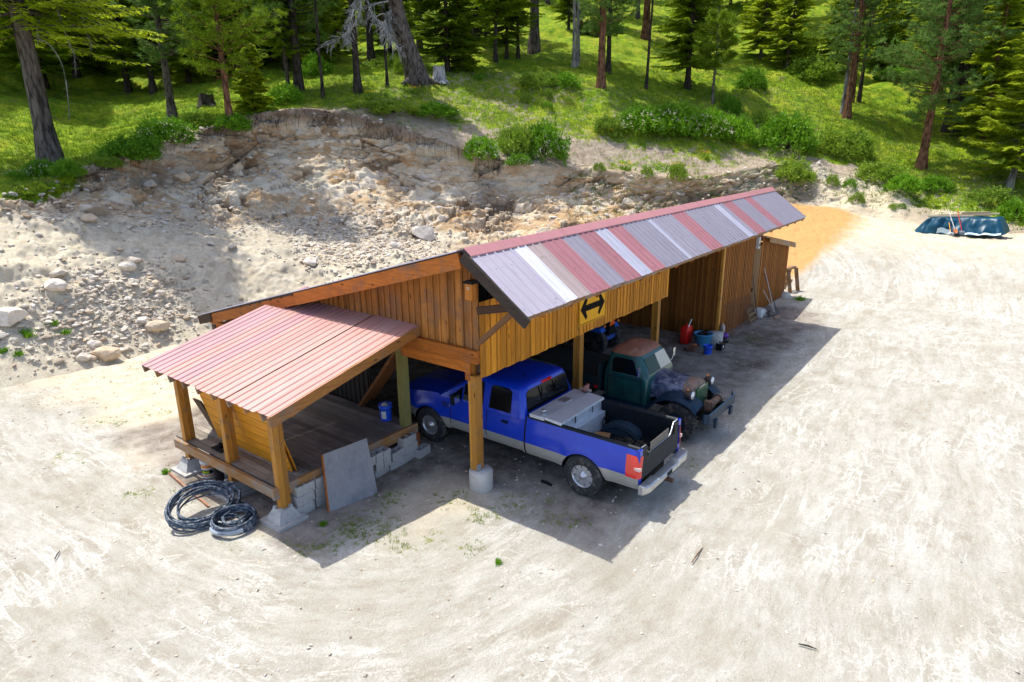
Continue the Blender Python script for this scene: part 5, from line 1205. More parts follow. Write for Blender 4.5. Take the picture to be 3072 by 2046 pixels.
for k,(a,c,o_,z_,lab) in enumerate(tops):
    b=MB();b.beam(tl_+ux*LW*a+vy*(.38+o_)+np.array([0,0,hh+z_]),tl_+ux*LW*c+vy*(.45+o_)+np.array([0,0,hh+z_+.02]),.16,.07,t=rs.random())
    if k==3: b.beam(tl_+ux*LW*a+vy*(.38+o_)+np.array([0,0,hh+z_+.08]),tl_+ux*LW*(c-.1)+vy*(.45+o_)+np.array([0,0,hh+z_+.10]),.16,.06,t=rs.random())
    b.solo('plank',wood('tarp_plank%d'%k,(.55,.46,.34),'y',.6,knots=False),tuple(tl_+ux*LW*(a+c)/2+vy*.6+np.array([0,0,hh])),lab,'plank','planks lying on top of the tarp')
def tbase(u,v,D=41.2): return rd(u,v,D)
def lean(name,u0,v0,u1,v1,kind,hm,label,bm):
    a=tbase(u0,v0);c=rd(u1,v1,41.9);tool(name,tuple(a),tuple(c),kind,hm,label,bm)
lean('pitchfork',2853,708,2846,658,'fork',HY,'orange-handled fork leaning on the tarp-covered stack',P_ALU)
lean('shovel',2868,700,2845,628,'shovel',PL_W,'white-handled shovel with an orange blade leaning on the tarp stack',plastic('orange_blade',(.7,.2,.05)))
lean('leaf_rake',2888,706,2873,632,'rake',HR,'thin rake with a red grip leaning on the tarp stack',P_ALU)
# ================================================================ VEGETATION AND STONES
def m_leaf(name,c1,c2,trans=.35,rough=.6):
    n=NT(name);t=n.attr('tint');oi=n.n('ObjectInfo');g=n.noise(n.co(),.9,3,.6)
    c=n.mix(n.math('ADD',n.math('MULTIPLY',t,.6),n.math('MULTIPLY',g,.45),True),c1,c2)
    c=n.mix(1.,c,n.ramp(oi.outputs['Random'],[(0,(.78,.82,.8)),(1,(1.15,1.12,1.0))]),'MULTIPLY')
    n.fin(c,rough,spec=.25);tr=n.n('BsdfTranslucent');n.l(c,tr.inputs[0]);mx=n.n('MixShader');mx.inputs[0].default_value=trans
    n.l(n.b.outputs[0],mx.inputs[1]);n.l(tr.outputs[0],mx.inputs[2]);n.l(mx.outputs[0],n.out.inputs[0]);return n.m
L_PINE=m_leaf('pine_needles',(.06,.14,.02),(.27,.42,.09),.5);L_FIR=m_leaf('fir_needles',(.06,.14,.006),(.34,.46,.02),.5);L_LIME=m_leaf('light_fir_needles',(.16,.26,.008),(.52,.60,.03),.5)
L_SHRUB=m_leaf('shrub_leaves',(.05,.17,.006),(.24,.46,.02));L_LSHR=m_leaf('light_shrub_leaves',(.10,.22,.01),(.34,.46,.05));L_GRASS=m_leaf('grass_blades',(.07,.17,.008),(.32,.42,.03),.3)
L_FLW=m_leaf('cream_blossom',(.70,.66,.45),(.85,.82,.66),.2);L_YEL=m_leaf('yellow_petals',(.75,.42,.01),(.9,.62,.02),.2);L_DRY=m_leaf('dry_grass_blades',(.30,.24,.12),(.52,.44,.26),.2)
def bark(name,c,c2):
    n=NT(name);v=n.co(scale=(1,1,.18));a=n.noise(v,7,6,.75,.8);w_=n.vor(n.co(scale=(1,1,.25)),9)
    c_=n.mix(n.ramp(a,[(.35,0.),(.65,1.)]),c,c2);c_=n.mix(n.ramp(w_,[(.45,0.),(.75,.8)]),c_,mul(c,.35));n.bump(a,.8,.06);return n.fin(c_,.95,spec=.1)
B_GREY=bark('grey_bark',(.075,.06,.05),(.20,.165,.14));B_RED=bark('red_pine_bark',(.12,.055,.03),(.30,.15,.085));B_DARK=bark('dark_bark',(.035,.028,.024),(.09,.07,.055));B_PALE=bark('pale_bark',(.16,.15,.14),(.36,.34,.31));B_DEAD=bark('silver_deadwood',(.34,.32,.31),(.62,.60,.58))
def unit(a): return a/(np.linalg.norm(a,axis=-1,keepdims=True)+1e-9)
def leaf_tris(b,P,D,L,W,rng,t=None,flat=None):
    D=unit(D);r=rng.normal(size=P.shape)
    if flat is not None: r=r*.35+flat
    S=unit(np.cross(D,r));L=np.broadcast_to(L,(len(P),))[:,None];W=np.broadcast_to(W,(len(P),))[:,None]
    V=np.stack([P-S*W/2,P+S*W/2,P+D*L+S*W*.0],1).reshape(-1,3);F=np.arange(len(P)*3).reshape(-1,3)
    b.add(V,F,rng.random(len(P)) if t is None else t)
def conifer(seed,H,r0,cb,CR,kind,dens=1.,col=None,barkm=None,wander=.25):
    rng=np.random.default_rng(seed);b=MB();n=14;zs=np.linspace(0,1,n)
    wx=np.cumsum(rng.normal(0,wander/n,n));wy=np.cumsum(rng.normal(0,wander/n,n));wx-=wx[0];wy-=wy[0]
    ax=np.stack([wx,wy,zs*H-.25],1);rad=r0*(1-zs*.93)*(1+.55*np.exp(-zs*H/.45));b.tube(ax,rad,12)
    def axis_at(z): return np.array([np.interp(z,ax[:,2],ax[:,0]),np.interp(z,ax[:,2],ax[:,1]),z])
    c=MB();z=cb
    # a few bare dead stubs under the crown
    for k in range(int(6*dens)):
        zz=rng.uniform(cb*.35,cb);a=rng.uniform(0,6.28);o=axis_at(zz);l=rng.uniform(.4,1.1);d=np.array([math.cos(a),math.sin(a),rng.uniform(-.5,.1)])
        b.tube([o,o+d*l*.5,o+d*l+np.array([0,0,-.15])],[.025,.018,.006],5)
    while z<H-.3:
        f=(z-cb)/(H-cb)
        if kind=='pine': prof=(1-f)**.55*min(1,.55+f*3); nb=rng.integers(3,6);dz=rng.uniform(.32,.5)
        else: prof=(1-f)**.8*min(1,.75+f*3); nb=rng.integers(4,7);dz=rng.uniform(.16,.26) if CR>1 else rng.uniform(.08,.13)
        for k in range(nb):
            a=rng.uniform(0,6.283);l=CR*prof*rng.uniform(.65,1.15)
            if l<.15:continue
            o=axis_at(z+rng.uniform(-.2,.2)*(1 if CR>1 else .3));h=np.array([math.cos(a),math.sin(a),0]);m=7;t=np.linspace(0,1,m)
            if kind=='pine': zz=l*(.10*t+.22*t*t-.10*f)+rng.normal(0,.04)*t
            else: zz=l*(-.32*t+.20*t*t)*(1.1-f*1.3)+l*rng.normal(0,.10)*t
            side=np.array([-h[1],h[0],0]);sw=rng.normal(0,.12)*l
            pts=o+h*(l*t)[:,None]+side*(sw*t*t)[:,None]+np.array([0,0,1])*zz[:,None]
            b.tube(pts,np.linspace(.05,.008,m)*(l/CR)*(r0/.25)**.5,5,cap=False)
            if kind=='pine':
                nc=max(3,int(9*l/CR*dens*1.3));tt=rng.uniform(.38,1.03,nc);C0=np.stack([np.interp(tt,t,pts[:,q]) for q in range(3)],1)
                C0+=side*(rng.normal(0,.16*l,nc)*(.3+tt))[:,None]+np.array([0,0,1])*rng.normal(.05,.09,nc)[:,None]
                m_=26;P=np.repeat(C0,m_,0);D=rng.normal(size=P.shape);D[:,2]=D[:,2]*.7+.45;D+=h*.6;cl=np.repeat(rng.random(nc),m_)
                P=P+unit(D)*rng.uniform(0,.10,len(P))[:,None]
                leaf_tris(c,P,D,rng.uniform(.20,.36,len(P)),.045,rng,np.clip(cl*.6+rng.random(len(P))*.4,0,1))
            else:
                nt_=max(6,int(26*l/CR*dens));tt=np.repeat(np.linspace(.18,1.,nt_),2);sg=np.tile([-1,1],nt_)
                C0=np.stack([np.interp(tt,t,pts[:,q]) for q in range(3)],1);tl=.42*l**.5*(1.1-tt*.75)*rng.uniform(.7,1.2,len(tt))
                D=h*.75+side*sg[:,None]*.9+np.array([0,0,-.28])+rng.normal(0,.12,C0.shape);D=unit(D)
                for q,(s0,w0) in enumerate(((0,.10),(.30,.09),(.58,.07))):
                    P=C0+D*(tl*s0)[:,None];dd=D+rng.normal(0,.18,D.shape)+np.array([0,0,-.08*q])
                    for sg2 in(-1,1):
                        d2=dd+np.cross(D,[0,0,1.])*sg2*.55;leaf_tris(c,P,d2,tl*.55,w0,rng,np.clip(.25+.55*tt+.25*rng.random(len(P)),0,1),flat=np.array([0,0,1.]))
        z+=dz
    return b,c
PROTO={}
def proto(key,*a,**k):
    b,c=conifer(*a,**k);PROTO[key]=(b,c,None,None)
SPEC={'pineA':(1,21,.34,4.2,3.6,'pine',1.25),'pineB':(2,16,.20,2.6,3.7,'pine',1.35),'pineC':(3,22,.30,6.8,3.4,'pine',1.1),'pineS':(4,6.2,.11,2.2,1.75,'pine',1.25),
 'firA':(5,15,.20,1.8,2.8,'fir',1.1),'firB':(6,17,.17,3.4,2.6,'fir',1.0),'lime':(7,10.5,.12,.9,2.3,'fir',1.15),'sap':(8,2.7,.035,.1,.85,'fir',1.3),'tallF':(11,22,.34,4.7,4.3,'fir',.7),'pole':(9,17,.10,7.5,1.5,'fir',.8),'pineD':(10,19,.30,3.0,4.3,'pine',1.4)}
LEAFM={'tallF':L_LIME,'pineA':L_PINE,'pineB':L_FIR,'pineC':L_PINE,'pineS':L_FIR,'firA':L_FIR,'firB':L_FIR,'lime':L_LIME,'sap':L_LIME,'pole':L_FIR,'pineD':L_PINE}
def tree(key,P,diam,barkm,label,group=None,leanv=(0,0),leaf=None,name='pine_tree',scale=None):
    sp=SPEC[key];s=scale or float(np.clip(diam/(sp[2]*2*1.25),.62,1.6))
    t=thing(name,tuple(P),label,'tree',group)
    if key not in PROTO:
        b,c=conifer(sp[0],sp[1],sp[2],sp[3],sp[4],sp[5],sp[6]);
        to=b.build('trunk',barkm,None,(0,0,0));co=c.build('crown',LEAFM[key],None,(0,0,0));PROTO[key]=(to,co)
    else:
        to,co=[o.copy() for o in PROTO[key]];SC.collection.objects.link(to);SC.collection.objects.link(co)
    to.parent=t;co.parent=t;to.name='trunk';co.name='crown'
    for o,m in((to,barkm),(co,leaf or LEAFM[key])): o.material_slots[0].link='OBJECT';o.material_slots[0].material=m
    t.rotation_euler=(leanv[1],leanv[0],random.Random(float(P[0])*7+float(P[1])).uniform(0,6.28));t.rotation_mode='ZYX'
    t.scale=(s,s,s*1.0);return t
def px2m(px,P): return px*np.linalg.norm((P-CAM))/1969.
TREES=[ # u,v,trunk px,proto,bark,leanx,label,leaf
(162,492,56,'tallF',B_GREY,-.02,'massive grey-brown pine trunk at the left edge of the cut bank with a pale scar',None),
(512,345,26,'pineA',B_GREY,0,'straight grey pine left of the black stump',None),
(683,356,22,'pineB',B_RED,0,'reddish young pine at the grassy crest, right of the black stump',None),
(893,278,32,'pineD',B_DARK,0,'dark thick pine behind the middle-left crest with blue-green needles',L_PINE),
(868,280,14,'firB',B_GREY,0,'slim grey trunk touching the dark pine behind the crest',None),
(975,290,9,'pole',B_DARK,0,'very thin dark pole tree left of the dead branches',None),
(1078,268,25,'pineC',B_DARK,0,'black-trunked tree under the dead grey branches',None),
(1112,192,26,'pineC',B_DARK,0,'dark trunk in the shade behind the black-trunked tree',None),
(1156,255,8,'pole',B_DARK,0,'thin pole tree just left of the leaning dead trunk',None),
(1254,150,20,'pineC',B_GREY,0,'straight grey trunk rising behind the leaning dead tree',None),
(1349,206,22,'lime',B_DARK,0,'light green fir with a stout black trunk right of the silver stump',L_FIR),
(1370,203,11,'firA',B_DARK,0,'dense fir just right of the stout black trunk',None),
(1386,203,10,'sap',B_PALE,0,'small pale-stemmed fir beside the dense fir',L_FIR),
(1492,178,14,'firB',B_DARK,0,'dark thin trunk standing second right of the dense fir',None),
(1525,170,12,'firA',B_DARK,0,'dark fir in the middle of the knoll treeline',None),
(1552,168,12,'firB',B_DARK,0,'slim dark fir left of the broad short trunk',None),
(1604,152,34,'pineC',B_GREY,0,'broad short grey trunk in the middle of the treeline',None),
(1720,196,10,'pole',B_PALE,0,'left of three thin pale trunks growing together on the knoll',None),
(1731,194,8,'pole',B_PALE,0,'middle of three thin pale trunks growing together on the knoll',None),
(1739,180,8,'pole',B_PALE,0,'right of three thin pale trunks growing together on the knoll',None),
(1808,258,28,'pineA',B_RED,0,'tall reddish pine on the bare needle-covered knoll',None),
(1829,212,17,'pineA',B_DARK,0,'dark pine directly behind the tall reddish one',None),
(1943,262,8,'pole',B_DARK,.03,'thin dark sapling trunk on the shaded grass right of the reddish pine',L_FIR),
(2063,180,10,'firB',B_RED,0,'slim reddish trunk, left one of a close pair above the small round pine',None),
(2073,182,9,'pineC',B_DARK,0,'slim dark trunk, right one of a close pair above the small round pine',None),
(2132,306,11,'pineS',B_GREY,0,'small round-headed pine alone on the sunny slope',None),
(2284,168,10,'lime',B_GREY,0,'bright yellow-green fir at the top of the open slope',None),
(2368,200,10,'lime',B_GREY,0,'second yellow-green fir, lower right of the one at the slope top',None),
(2527,335,12,'pole',B_PALE,0,'pale slender trunk touching a red-brown pine on the right slope',None),
(2542,346,22,'pineA',B_RED,0,'red-brown pine with a pale slender trunk touching it',None),
(2560,300,10,'pole',B_RED,0,'thin red trunk behind the red-brown pine',None),
(2578,298,9,'pole',B_DARK,0,'thin dark trunk right of the thin red one',None),
(2756,496,26,'pineD',B_RED,0,'large full-crowned pine with orange-red trunk above the tarp stack',None),
(2835,398,30,'pineA',B_DARK,0,'dark broad double trunk in the right-hand shade',None),
(2860,402,24,'pineD',B_DARK,0,'black trunk joined to the broad one in the right-hand shade',None),
(3034,556,17,'lime',B_PALE,.10,'yellow-green fir with a leaning pale trunk at the right edge',None),
(772,330,4,'sap',B_GREY,0,'light green fir sapling on the crest left of the dark pine',None),
(1165,150,12,'lime',B_DARK,0,'yellowish fir glowing behind the dead branches',L_FIR),
]
for (u,v,px,key,bk_,ln,lab,lf) in TREES:
    P=on(u,v,7,3.0);d=px2m(px,P);P[2]-=.05;h=RT*ln
    nm={'p':'pine_tree','f':'fir_tree','l':'fir_tree','s':'fir_sapling','t':'pine_tree'}[key[0]]
    sc=None
    if key=='sap': sc=1.6 if u>1000 else 1.5
    if key=='pole': sc=float(np.clip(d/.2,.8,1.5))
    t=tree(key,P,d,bk_,lab,None,(0,0),lf,nm,sc)
    if ln:
        t.rotation_mode='QUATERNION'
        ax=np.cross([0,0,1],RT);from mathutils import Quaternion
        t.rotation_quaternion=Quaternion(Vector(ax),ln)
# forest behind
rf=random.Random(77);cnt=0;kinds=['pineA','firA','firB','pineC','pineD','pineB','lime','firA']
for i in range(2600):
    u,Dk=(rf.uniform(-500,3600),rf.uniform(58,125)) if i>160 else (rf.uniform(60,1000),rf.uniform(56,78))
    # rows of the hillside patch whose distance fits
    c_=int(np.argmin(abs(uq-u)));col=T[:,c_];dist=np.hypot(col[:,0]-CAM[0],col[:,1]-CAM[1]);r_=int(np.argmin(abs(dist-Dk)+(ST<3.3)*1e3));P=col[r_].copy();lf_=i<=160
    pu,pv,_=project(P)
    if 1270<pu<1400 and Dk<108 : continue
    if -100<pu<700 and Dk<56: continue
    if 1640<pu<2000 and Dk<74: continue
    if 2080<pu<2440 and Dk<80: continue
    if 2300<pu<2900 and Dk<66: continue
    if any(abs(pu-t_[0])<45 and abs(pv-t_[1])<45 for t_ in TREES): continue
    ok=True
    for q in globals().setdefault('FP',[]):
        if (q[0]-P[0])**2+(q[1]-P[1])**2<3.0**2: ok=False;break
    if not ok: continue
    FP.append(P);k=rf.choice(['firA','lime','firA','firB'] if lf_ else kinds);P[2]-=.1
    if 700<pu<1150 and rf.random()<.35:k='lime'
    if pu>2150 and rf.random()<.25:k='lime'
    lab={'p':'pine standing in the dense wood behind the named trees','f':'dark fir standing in the dense wood behind the named trees','l':'light green fir standing in the dense wood behind the named trees'}[k[0]]
    tree(k,P,.42,(B_DARK if lf_ else rf.choice([B_DARK,B_GREY,B_RED])),lab,{'p':'background pines in the wood','f':'background dark firs in the wood','l':'background light firs in the wood'}[k[0]],(0,0),None,{'p':'pine_tree'}.get(k[0],'fir_tree'),rf.uniform(.85,1.35))
    cnt+=1
    if cnt>=205:break
# side trees that only throw shade / close the view
# ---- leaning dead tree with silver limbs
P=on(1258,236,8,3.0);D_=float(np.hypot(*(P-CAM)[:2]));dt=thing('leaning_dead_tree',tuple(P),'huge dark leaning tree trunk with hanging dead silver branches beside a silver stump','tree')
top=rd(1165,-60,D_-1.0);mid=rd(1205,90,D_-.4);b=MB();pts=[P+np.array([0,0,-.4]),P+(mid-P)*.25,P+(mid-P)*.6,mid,mid+(top-mid)*.5,top,top+(top-mid)*1.2,top+(top-mid)*2.6];rr=[.98,.72,.60,.55,.50,.46,.36,.2]
pi_=catmull(np.arange(8.),np.array(pts),np.linspace(0,7,40));ri=np.interp(np.linspace(0,7,40),range(8),rr)
n_=22
tub=MB();tub.tube(pi_,ri,n_);V=np.vstack(tub.V);V=V+ (fbm(V*np.array([3.5,3.5,1.0]),4,60)*.09)[:,None]*unit(V-V.mean(0));tub.V=[V];tub.build('trunk',B_GREY,dt)
b=MB()
for k in range(7):
    rx=random.Random(k);a=k*.95+.3;b.tube([P+np.array([0,0,.25]),P+np.array([math.cos(a)*.9,math.sin(a)*.9,.0]),P+np.array([math.cos(a)*1.6,math.sin(a)*1.6,-.25])],[.34,.2,.06],8)
b.build('root_flare',B_GREY,dt)
def deadlimb(par,pp,r0,seed,m,nm='dead_branch'):
    """limb through screen-independent 3D points with many fine twigs"""
    rg_=np.random.default_rng(seed);b=MB();pp=np.array(pp);k=len(pp);Q=catmull(np.arange(float(k)),pp,np.linspace(0,k-1,26));b.tube(Q,np.linspace(r0,.012,26),7)
    for j in range(4,26):
        for q in range(3):
            o=Q[j];d=unit(rg_.normal(size=3)+(Q[min(25,j+1)]-Q[j-1])*2+np.array([0,0,-.9]));l=rg_.uniform(.25,1.0)
            s_=[o,o+d*l*.4+rg_.normal(0,.03,3),o+d*l*.75+np.array([0,0,-.10*l])+rg_.normal(0,.05,3),o+d*l+np.array([0,0,-.22*l])];b.tube(s_,[.026,.02,.015,.009],4,cap=False)
            for w_ in range(3): o2=s_[1+w_%2];d2=unit(d+rg_.normal(0,.7,3));b.tube([o2,o2+d2*l*.35+np.array([0,0,-.05])],[.013,.008],3,cap=False)
    b.build(nm,m,par)
Dl=D_-3.0
deadlimb(dt,[rd(1165,-40,D_-.8),rd(1120,-70,Dl),rd(1085,-20,Dl),rd(1078,40,Dl-.3),rd(1045,95,Dl-.5),rd(985,132,Dl-.6)],.17,1,B_DEAD)
deadlimb(dt,[rd(1170,-80,D_-.8),rd(1100,-60,Dl-.4),rd(1070,0,Dl-.9),rd(1050,70,Dl-1.1),rd(1042,120,Dl-1.2)],.09,2,B_DEAD)
deadlimb(dt,[rd(1180,0,D_-.6),rd(1110,20,Dl),rd(1140,70,Dl-.3),rd(1165,105,Dl-.5),rd(1200,150,Dl-.5)],.05,3,B_DEAD)
deadlimb(dt,[rd(1185,10,D_-.9),rd(1160,60,D_-1.1),rd(1168,100,D_-1.2)],.04,4,B_DEAD)
# pale hanging dead limb of the first big pine
P1=on(162,492,7,3.0);D1=float(np.hypot(*(P1-CAM)[:2]))
tb_=[o for o in bpy.data.objects if o.get('label','').startswith('massive grey-brown')][0]
b=MB()
for pl in([(118,118),(150,135),(185,190),(200,260),(206,320),(208,350)],[(118,60),(112,95),(115,125)],[(245,55),(262,100),(275,140)],[(170,20),(200,110),(220,160),(228,215)]):
    pq=np.array([rd(u,v,D1-.6) for u,v in pl]);Q=catmull(np.arange(float(len(pq))),pq,np.linspace(0,len(pq)-1,16));b.tube(Q,np.linspace(.035,.012,16),5)
    for j in range(4,16):
        for q in range(2): d=unit(np.random.default_rng(j*3+q).normal(size=3)+np.array([0,0,-1.]));b.tube([Q[j],Q[j]+d*.28],[.008,.004],3,cap=False)
tag(b.build('dead_limb',B_PALE,None,tuple(P1)),'thin pale dead limbs hanging beside the massive left pine trunk','dead branch')
# ---- stumps
def stump(u,v,r,h,mat,label,seed,smin=3.0):
    P=on(u,v,7,smin);rg_=np.random.default_rng(seed);t=thing('tree_stump',tuple(P),label,'stump');b=MB();n=28;rows_=[];
    for k,(zz,rr) in enumerate(((-.2,1.7),(0,1.35),(.12*h,1.12),(.4*h,.96),(.8*h,.92),(h,.90))):
        an=np.arange(n+1)%n*2*math.pi/n;f=1+.16*np.sin(an*5+seed)*(1.4-k*.2)+.05*np.sin(an*11)
        rows_.append(np.stack([P[0]+r*rr*f*np.cos(an),P[1]+r*rr*f*np.sin(an),np.full(n+1,P[2]+zz)+(.07*h*np.sin(an*3+seed) if k==5 else 0)],1))
    b.grid(rows_,.5,0,True,flip=True);b.build('stump_side',mat,t);b=MB();b.add(rows_[-1][:-1]-np.array([0,0,.01]),[list(range(n))],.5);b.build('cut_top',plain('stump_top',(.42,.38,.33) if mat is B_DEAD else (.10,.09,.08),.9,var=.4,vs=9),t)
    return P
stump(618,308,.44,.62,B_DARK,'burnt black stump on the bright grass of the left slope',3)
Ps=stump(1322,238,.42,.95,B_DEAD,'silver weathered stump right beside the huge leaning trunk',5)
# ---- shrubs
def shrub_mesh(seed,n,leaf,flow=0,spread=1.):
    rng=np.random.default_rng(seed);b=MB();nc=int(n/26);C0=unit(rng.normal(size=(nc,3)));C0[:,2]=np.abs(C0[:,2]);rad=rng.uniform(.45,1.,nc)**.6;C0=C0*rad[:,None]*np.array([1,1,.85]);C0*= (1+.22*fbm(C0*2.1+seed,2,seed))[:,None]
    P=np.repeat(C0,26,0)+rng.normal(0,.085,(nc*26,3));D=rng.normal(size=P.shape)+P*.9+np.array([0,0,.5]);cl=np.repeat(rng.random(nc),26)
    leaf_tris(b,P,D,rng.uniform(.07,.15,len(P)),rng.uniform(.05,.09,len(P)),rng,np.clip(cl*.55+.45*rng.random(len(P)),0,1))
    f=None
    if flow:
        f=MB();Q=unit(rng.normal(size=(flow,3)));Q[:,2]=np.abs(Q[:,2])*.8+.05;Q=Q*rng.uniform(.93,1.08,flow)[:,None]*np.array([1,1,.85]);Q=np.repeat(Q,5,0)+rng.normal(0,.02,(flow*5,3));leaf_tris(f,Q,rng.normal(size=Q.shape)+Q,.04,.04,rng)
    st=MB()
    for k in range(7): a=rng.uniform(0,6.28);st.tube([(0,0,-.1),(math.cos(a)*.25,math.sin(a)*.25,.35),(math.cos(a)*.5,math.sin(a)*.5,.7)],[.025,.018,.006],5)
    return b,f,st
SP={}
def shrub(kind,P,rx,rz,label,group=None,seed=0,name='shrub',cat='shrub'):
    t=thing(name,tuple(P),label,cat,group)
    if kind not in SP:
        n,m,fl={'a':(4200,L_SHRUB,0),'b':(4200,L_SHRUB,170),'c':(3600,L_LSHR,0),'d':(1800,L_SHRUB,0),'e':(1800,L_LSHR,0)}[kind];b,f,st=shrub_mesh(ord(kind),n,m,fl)
        SP[kind]=[b.build('foliage',m,None,(0,0,0)),st.build('stems',B_DARK,None,(0,0,0))]+([f.build('blossom',L_FLW,None,(0,0,0))] if f else [])
        os_=SP[kind]
    else:
        os_=[o.copy() for o in SP[kind]];[SC.collection.objects.link(o) for o in os_]
    for o in os_:o.parent=t
    t.rotation_euler=(0,0,random.Random(seed).uniform(0,6.28));t.scale=(rx,rx,rz);return t
SH=[ # u,v(base), half width px, height px, kind, label
(125,520,38,42,'b','small flowering shrub at the left foot of the massive trunk'),(205,520,38,38,'a','small dark shrub at the right foot of the massive trunk'),(60,530,25,22,'d','low shrub left of the massive trunk'),
(400,465,70,55,'a','wide green shrub at the left crest of the bank'),(500,415,70,62,'b','wide shrub with pale specks in the middle of the left crest'),(600,372,50,42,'c','yellow-green shrub at the upper end of the left crest'),(325,490,40,26,'c','low yellow-green shrub where the left crest slopes down'),
(865,300,45,50,'a','dark round shrub in front of the blue-green pine'),(700,385,50,40,'a','low green shrub at the foot of the reddish young pine'),(955,225,45,60,'a','bushy shrub in the shade left of the black-trunked tree'),(1215,215,25,48,'c','pale leafy sapling shrub left of the leaning trunk'),
(1190,330,80,38,'c','broad grass-like shrub mound below the leaning tree'),(1310,340,70,38,'a','darker low mound right below the silver stump'),(1100,320,50,22,'e','small yellow-green mound left of the broad mound'),
(1450,470,52,62,'b','flowering shrub on the bank lip, left part of the big clump'),(1545,450,60,85,'c','tall light green shrub in the middle of the big clump'),(1640,465,70,100,'b','large cream-flowered shrub, right part of the big clump'),(1560,490,40,30,'b','low flowering bush hanging under the middle of the big clump'),
(1440,235,16,20,'d','small solitary tuft shrub right of the silver stump'),(1620,250,55,42,'c','long light shrub on the knoll, left half'),(1700,255,45,40,'a','long green shrub on the knoll, right half'),(1640,285,18,26,'e','small round tuft below the long knoll shrub'),(1575,300,22,24,'e','small round tuft left of and below the knoll shrub'),(1640,320,18,20,'d','small tuft lowest of the knoll tufts'),(1710,300,14,16,'e','tiny bright tuft right of the knoll tufts'),
(1830,385,50,45,'c','yellow-green shrub at the left end of the long flowering hedge'),(1920,385,70,70,'b','dark flowering shrub, left part of the long hedge'),(2020,390,75,80,'b','dark flowering shrub in the middle of the long hedge'),(2120,400,70,75,'b','dark flowering shrub, right part of the long hedge'),(2200,420,60,70,'a','rounded dark shrub at the right end of the long hedge'),
(1935,525,24,32,'e','low yellow-flowered clump on the bare bank below the hedge'),(2025,530,30,48,'e','tall yellow-flowered clump on the bare bank'),(1800,505,24,24,'e','small clump at the lip of the bare bank'),
(2360,440,75,95,'a','large dark green shrub right of the long hedge'),(2290,370,40,42,'e','yellow-green bush on the slope above the large dark shrub'),(2250,260,40,55,'a','dark shrub in the hollow under the slope-top firs'),(2190,330,30,45,'a','dark shrub just right of the small round pine'),(2180,300,25,25,'e','small yellow bush behind the small round pine'),
(2535,450,75,70,'c','big light green shrub right of the large dark one'),(2380,535,55,62,'c','bright shrub hanging on the bank near the shed roof end'),(2650,530,60,50,'c','shrub at the left foot of the full-crowned pine'),(2715,560,45,40,'a','darker shrub at the bank below the full-crowned pine'),(2800,560,38,35,'a','small dark shrub right of the full-crowned pine'),
(2490,545,22,28,'e','small shrub in the gully left of the full-crowned pine'),(2545,555,20,26,'d','tiny dark shrub on the pale gully slope'),(2575,600,22,30,'e','yellow-green tuft low on the gully slope'),(2675,625,14,16,'e','pair-side bright tuft above the sandy patch'),(2700,615,12,14,'d','small dull tuft right of the bright one above the sandy patch'),
(3045,650,40,50,'a','dark green bush at the right edge behind the tarp stack'),(2960,600,60,40,'e','loose low shrub on the shaded bank behind the tarp'),(2440,230,60,60,'c','loose light shrub below the yellow-green firs'),(2400,180,60,60,'e','pale bush between the yellow-green firs'),
(2620,170,60,60,'a','dark shrub deep in the right-hand wood'),(330,140,100,70,'a','dark bush at the back of the left hollow'),(380,190,70,70,'c','sunlit yellowish bush in the left hollow'),(1800,100,60,40,'a','dark bush in the shade behind the knoll pines'),
]
for i,(u,v,hw,hh_,k,lab) in enumerate(SH):
    P=on(u,v-2,7,2.3);D_p=np.linalg.norm(P-CAM);shrub(k,P-np.array([0,0,.08]),hw*D_p/1969,hh_*D_p/1969*1.05,lab,None,i)
rp=random.Random(3)
for i in range(34):                                                   # extra bushes deep in the wood
    u=rp.uniform(-100,3150);v=rp.uniform(20,230)
    if 1250<u<1420 or 1640<u<2050: continue
    P=on(u,v,9,3.9);D_p=np.linalg.norm(P-CAM)
    if D_p<55: continue
    shrub(rp.choice('aace'),P-np.array([0,0,.1]),rp.uniform(1.,2.2),rp.uniform(.8,1.8),'low bush growing among the trees of the dense wood','bushes in the dense wood',i)
# ---- balsamroot clumps with yellow flowers
for i,(u,v,lab) in enumerate(((1245,275,'yellow-flowered plant just below the leaning tree'),(1110,290,'yellow-flowered plant at the left of the grassy crest'),(1875,505,'yellow-flowered plant at the left of the bare bank'),(2030,505,'yellow-flowered plant in the middle of the bare bank'),(2120,470,'yellow-flowered plant at the foot of the hedge'),(1840,405,'yellow-flowered plant under the left end of the hedge'),(3030,330,'yellow-flowered plant on the shaded right slope'))):
    P=on(u,v,7,2.3);rng=np.random.default_rng(i+90);t=thing('flowering_plant',tuple(P),lab,'plant','yellow-flowered plants on the bank')
    b=MB();n=60;a=rng.uniform(0,6.28,n);o=np.stack([P[0]+rng.normal(0,.22,n),P[1]+rng.normal(0,.22,n),np.full(n,P[2])],1);leaf_tris(b,o,np.stack([np.cos(a)*.6,np.sin(a)*.6,np.ones(n)],1),.42,.10,rng);b.build('leaves',L_LSHR,t)
    b=MB();n=14;o=np.stack([P[0]+rng.normal(0,.18,n),P[1]+rng.normal(0,.28,n),P[2]+rng.uniform(.35,.5,n)],1);o=np.repeat(o,4,0);leaf_tris(b,o,rng.normal(size=o.shape)*np.array([1,1,.3]),.07,.06,rng);tag(b.build('petals',L_YEL,t),kind='stuff')
